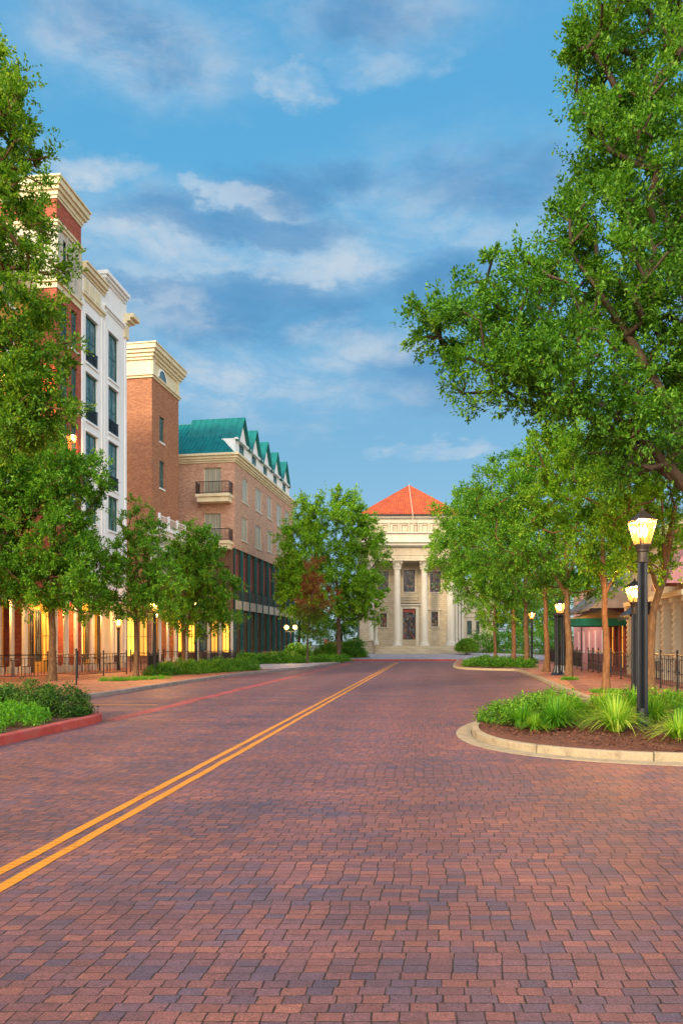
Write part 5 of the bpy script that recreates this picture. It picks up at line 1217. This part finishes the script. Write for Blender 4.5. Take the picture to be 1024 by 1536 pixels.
# mulch chips
rng = np.random.default_rng(9); pts = []
while len(pts) < 5200:
    x = rng.uniform(2.5, 8); y = rng.uniform(9.9, 14.5)
    if (x - 5.6) ** 2 / 9.6 + (y - 13.2) ** 2 / 10.6 < 1 or (x > 5.5 and y > 9.95): pts.append((x, y))
P_ = np.array([(x, y, .125) for x, y in pts]); n = len(P_); d = rng.normal(size=(n, 3)) * (1, 1, .25); d /= np.linalg.norm(d, axis=1)[:, None]; s_ = np.cross(d, rng.normal(size=(n, 3)) * (.3, .3, 1)); s_ /= np.linalg.norm(s_, axis=1)[:, None]
P_[:, 2] += rng.uniform(-.005, .03, n); L_ = rng.uniform(.02, .075, n)[:, None]
V = np.stack([P_, P_ + s_ * L_ * .35, P_ + s_ * L_ * .35 + d * L_, P_ + d * L_], 1).reshape(-1, 3)
o = link('mulch_chips', quadmesh('mulch_chips', V, np.arange(4 * n).reshape(n, 4), M['mulch']), None); tag(o, 'brown bark mulch scattered over the right planter', 'mulch', kind='stuff')

# ================================================================ lamps
def lantern(root, zb, s=1.0, energy=60, cap=True, loc=(0, 0)):
    ox, oy = loc
    def fr(z, h): return [(ox - h, oy - h, z), (ox + h, oy - h, z), (ox + h, oy + h, z), (ox - h, oy + h, z)]
    lo_, hi_ = .10 * s, .178 * s; H = .42 * s; th = R(9)
    def rot(p): x, y = p[0] - ox, p[1] - oy; return (ox + x * math.cos(th) - y * math.sin(th), oy + x * math.sin(th) + y * math.cos(th), p[2])
    A_ = [rot(p) for p in fr(zb, lo_)]; B_ = [rot(p) for p in fr(zb + H, hi_)]
    mb = MB()
    for p, q in zip(A_, B_): mb.tube(p, q, .012 * s, .012 * s, 4)
    for ring in (A_, B_):
        for i in range(4): mb.tube(ring[i], ring[(i + 1) % 4], .014 * s, .014 * s, 4)
    mb.tube((ox, oy, zb - .02), (ox, oy, zb + .12 * s), .03 * s, .02 * s, 8)
    cage = mb.build('lantern_frame', M['rust'], root)
    g = MB(); g.add([tuple(ox + (c[0] - ox) * .96 if k == 0 else (oy + (c[1] - oy) * .96 if k == 1 else c[2]) for k in range(3)) for c in A_ + B_], [(0, 1, 5, 4), (1, 2, 6, 5), (2, 3, 7, 6), (3, 0, 4, 7)]); g.build('glass_panes', M['lampglass'], cage)
    f = MB(); 
    for dx_ in (-.045, .045): f.lathe([(.012 * s, 0), (.042 * s, .06 * s), (.048 * s, .14 * s), (.012 * s, .22 * s)], (ox + dx_ * s, oy, zb + .13 * s), 10)
    f.build('bulb', M['flame'], cage)
    c = MB(); hi2 = hi_ * 1.07; R_ = [rot(p) for p in fr(zb + H + .015, hi2)]; m_ = [rot(p) for p in fr(zb + H + .10 * s, hi_ * .62)]; ap_ = [rot(p) for p in fr(zb + H + .20 * s, .02 * s)]
    for a, b_ in ((R_, m_), (m_, ap_)): k = len(c.v); c.add(a + b_, [(i, (i + 1) % 4, 4 + (i + 1) % 4, 4 + i) for i in range(4)])
    c.add(R_, [(0, 1, 2, 3)]); c.lathe([(.03 * s, 0), (.035 * s, .03 * s), (.01 * s, .08 * s)], (ox, oy, zb + H + .19 * s), 8)
    c.build('lantern_cap', M['rust'], root)
    ld = bpy.data.lights.new('lantern_light', 'POINT'); ld.energy = energy; ld.color = (1, .50, .14); ld.shadow_soft_size = .07
    l = bpy.data.objects.new('lantern_light', ld); col.objects.link(l); l.parent = root; l.location = (ox, oy, zb + .36 * s)
def post(root, h, r, flutes=24):
    mb = MB(); mb.lathe([(r * 1.3, 0), (r * 1.3, .10), (r * 1.12, .13), (r * 1.1, .26), (r * 1.04, .34)], (0, 0, 0), 20); mb.build('base', M['black'], root)
    mb = MB(); mb.lathe([(r * 1.02, .34), (r * .98, h * .5), (r * .9, h - .32)], (0, 0, 0), flutes * 2, flute=.13); mb.build('pole', M['black'], root)
    mb = MB(); mb.lathe([(r * 1.2, h - .32), (r * 1.2, h - .29), (r * .95, h - .28), (r * .95, h - .14), (r * 1.12, h - .12), (r * 1.12, h - .09), (r * 1.4, h - .02), (r * 1.4, h)], (0, 0, 0), 20); mb.build('collar', M['rust'], root)
LG = 'street lamps'
root = empty('street_lamp', (5.45, 13.3, .10), 'nearest tall black lamp with a square lit lantern, standing in the right planter', 'street lamp', LG)
post(root, 3.30, .095); lantern(root, 3.30, 1.0, 950)
root = empty('street_lamp', (X(951, 20), 20, .12), 'shorter lit lamp just behind the nearest tall one', 'street lamp', LG)
post(root, 2.62, .09, 18); lantern(root, 2.62, .95, 900)
root = empty('street_lamp', (X(839, 35), 35, .12), 'lit lamp on a thick dark double post beside the forked street tree', 'street lamp', LG)
for dx_ in (-.14, .15):
    mb = MB(); mb.lathe([(.30, 0), (.22, .12), (.16, .3), (.13, .45), (.13, 2.75), (.17, 2.8), (.17, 2.88)], (dx_, abs(dx_) - .14, 0), 24, flute=.1); mb.build('pole', M['black'], root)
mb = MB(); mb.box(-.32, .32, -.12, .12, 2.88, 2.95); mb.build('collar', M['rust'], root)
lantern(root, 2.95, 1.0, 714)
for px, Y, h, lab, en in ((797, 55, 3.35, 'far lit lamp on the right walk, left of the slim street tree', 442), (232, 34.4, 3.0, 'lit lamp half hidden in leaves on the left walk', 884), (294, 47, 3.8, 'farther lit lamp on the left, glowing inside the dense tree', 646), (178, 41, 2.4, 'small lit lantern on a post before the white building arcade', 442)):
    root = empty('street_lamp', (X(px, Y), Y, .12), lab, 'street lamp', LG)
    post(root, h, .08, 12); lantern(root, h, 1.0, en)
root = empty('twin_lamp', (X(436, 61), 61, .12), 'twin globe lamp near the far end of the left hedge', 'street lamp', LG)
mb = MB(); mb.lathe([(.16, 0), (.1, .2), (.06, .4), (.055, 2.6)], (0, 0, 0), 12); mb.build('pole', M['black'], root)
mb = MB(); mb.tube((-.36, 0, 2.5), (.36, 0, 2.5), .03); mb.tube((-.36, 0, 2.5), (-.36, 0, 2.66), .03); mb.tube((.36, 0, 2.5), (.36, 0, 2.66), .03); mb.build('cross_arm', M['black'], root)
for dx_ in (-.36, .36):
    mb = MB(); mb.lathe([(.05, -.2), (.15, -.13), (.2, 0), (.15, .13), (.04, .2)], (dx_, 0, 2.86), 14); mb.build('globe', emitmat('lit_globe', (1, .52, .14), 2.4), root)
ld = bpy.data.lights.new('globe_light', 'POINT'); ld.energy = 220; ld.color = (1, .60, .24); ld.shadow_soft_size = .15
l = bpy.data.objects.new('globe_light', ld); col.objects.link(l); l.parent = root; l.location = (0, -.4, 2.86)
# warm wall lanterns on the yellow and red blocks, behind the upper left leaves
for (f_, px, py, lab, en) in ((fy, 18, 560, 'lit wall lantern on the yellow block behind the leaves', 1600), (fr, 100, 665, 'lit wall lantern low on the red brick wall', 300)):
    t_ = f_.t(px); xw = f_.X0 + f_.ux * t_ + f_.uy * .35; yw = f_.Y0 + f_.uy * t_ - f_.ux * .35
    root = empty('wall_lantern', (xw, yw, f_.z(px, py)), lab, 'wall lamp', 'wall lanterns on the left facades')
    lantern(root, 0, .9, en)
    mb = MB(); mb.tube((0, 0, -.05), (-.33, .05, -.05), .02); mb.box(-.36, -.33, -.1, .15, -.25, .3); mb.build('bracket', M['black'], root)

# ================================================================ railings
def fence(label, pts, h=1.05, name='iron_fence', group=None, pick=.125, z0=.12, postgap=1.9, ornate=True):
    o0 = pts[0]; root = empty(name, (o0[0], o0[1], z0), label, 'fence', group)
    for a, b in zip(pts, pts[1:]):
        a = Vector((a[0] - o0[0], a[1] - o0[1], 0)); b = Vector((b[0] - o0[0], b[1] - o0[1], 0)); L = (b - a).length; n = max(1, round(L / postgap)); u = (b - a) / L
        for i in range(n):
            p = a + u * L * i / n; q = a + u * L * (i + 1) / n; mb = MB()
            mb.tube(p + Vector((0, 0, h - .03)), q + Vector((0, 0, h - .03)), .022, .022, 5); mb.tube(p + Vector((0, 0, h - .17)), q + Vector((0, 0, h - .17)), .013, .013, 4); mb.tube(p + Vector((0, 0, .14)), q + Vector((0, 0, .14)), .018, .018, 4)
            m = int(L / n / pick)
            for j in range(1, m):
                r = p.lerp(q, j / m); mb.tube(r + Vector((0, 0, .14)), r + Vector((0, 0, h - .17 if j % 2 else h - .03)), .012, .012, 4, False)
                if ornate and j % 3 == 1: mb.lathe([(.012, 0), (.035, .04), (.012, .08)], (r.x, r.y, .55), 6)
            mb.build('panel', M['black'], root)
            mb = MB(); mb.lathe([(.05, 0), (.05, .02), (.028, .03), (.028, h + .05), (.045, h + .09), (.01, h + .14)], tuple(p), 8); mb.build('post', M['black'], root)
        mb = MB(); mb.lathe([(.05, 0), (.028, .03), (.028, h + .05), (.045, h + .09), (.01, h + .14)], tuple(b), 8)
        if b.to_2d() == Vector((pts[-1][0] - o0[0], pts[-1][1] - o0[1])): mb.build('post', M['black'], root)
    return root
g2 = lambda px, Y: (X(px, Y), Y)
fence('near black iron railing at the left edge, running up to the pale trunk', [g2(-40, 29.5), g2(72, 31)], group='iron railings')
fence('black iron railing right of the pale trunk, with a gate gap beside it', [g2(84, 33.5), g2(117, 32), g2(190, 36)], group='iron railings')
fence('black iron railing behind the small open tree and the lit lamp', [g2(196, 38.5), g2(222, 37.5), g2(238, 42)], group='iron railings')
fence('far black iron railing before the near face of the green roofed block', [g2(246, 44), g2(305, 45), g2(354, 54)], group='iron railings')
fence('black iron railing along the right walk by the cafe awning', [(10.25, 21.2), (11.0, 26.5), (12.1, 33), (13.6, 40.5)], h=1.15, pick=.2, group='iron railings')
fence('tall black iron railing at the right edge of the view', [(9.55, 18.2), (10.2, 20.9)], h=1.25, pick=.17, group='iron railings')
fence('far black iron railing in front of the pink building', [(13.9, 42.5), (15.2, 50), (16.6, 60)], h=1.15, group='iron railings')
mb = MB(); mb.lathe([(.03, 0), (.03, 1.25), (.045, 1.28), (.01, 1.33)], (0, 0, 0), 10)
o = mb.build('bollard', M['black']); o.location = (X(115, 26.5), 26.5, .12); tag(o, 'single thin black post standing alone in front of the left railing', 'post')

# ================================================================ cafe furniture behind the railings
def chair(loc, rz, label):
    root = empty('cafe_chair', loc, label, 'chair', 'cafe chairs behind the railings', rz)
    mb = MB(); mb.box(-.21, .21, -.2, .2, .43, .46); mb.build('seat', M['woodbrown'], root)
    mb = MB()
    for i in range(5): mb.box(-.19 + i * .085, -.15 + i * .085, .19, .21, .5, .84)
    mb.box(-.21, .21, .185, .215, .84, .9); mb.build('backrest', M['woodbrown'], root)
    for x in (-.19, .19):
        for y in (-.18, .2): mb = MB(); mb.tube((x, y, 0), (x, y, .43 if y < 0 else .9), .014, .014, 5); mb.build('leg', M['black'], root)
    return root
def table(loc, label):
    root = empty('cafe_table', loc, label, 'table', 'cafe tables behind the railings')
    mb = MB(); mb.lathe([(.36, .72), (.38, .73), (.38, .75), (.36, .755)], (0, 0, 0), 20); mb.build('table_top', M['woodbrown'], root)
    mb = MB(); mb.tube((0, 0, .03), (0, 0, .72), .03); mb.lathe([(.25, 0), (.25, .02), (.05, .05)], (0, 0, 0), 14); mb.build('pedestal', M['black'], root)
tl = [(g2(20, 33.5), 'by the near left railing, under the broad dark tree'), (g2(150, 39), 'behind the railing below the red and white buildings'), (g2(222, 42.5), 'behind the railing just left of the lit lamp'), (g2(318, 55), 'behind the far left railing'), ((12.2, 25.0), 'behind the right railing near the stone piers'), ((13.3, 31.0), 'behind the right railing near the green awning')]
for (p, lab) in tl:
    table((p[0], p[1], .12), 'small round cafe table ' + lab)
    chair((p[0] - .62, p[1] - .1, .12), R(80), 'left chair at the table ' + lab)
    chair((p[0] + .62, p[1] + .1, .12), R(-95), 'right chair at the table ' + lab)
root = empty('park_bench', (X(405, 57.5), 59, .12), 'dark bench in front of the glazed base of the green roofed block', 'bench')
mb = MB(); mb.box(-.8, .8, -.22, .22, .42, .46); mb.build('seat', M['woodbrown'], root)
mb = MB(); mb.box(-.8, .8, .2, .24, .52, .9); mb.build('backrest', M['woodbrown'], root)
for x in (-.7, .7): mb = MB(); mb.box(x - .03, x + .03, -.22, .22, 0, .42); mb.build('leg', M['black'], root)
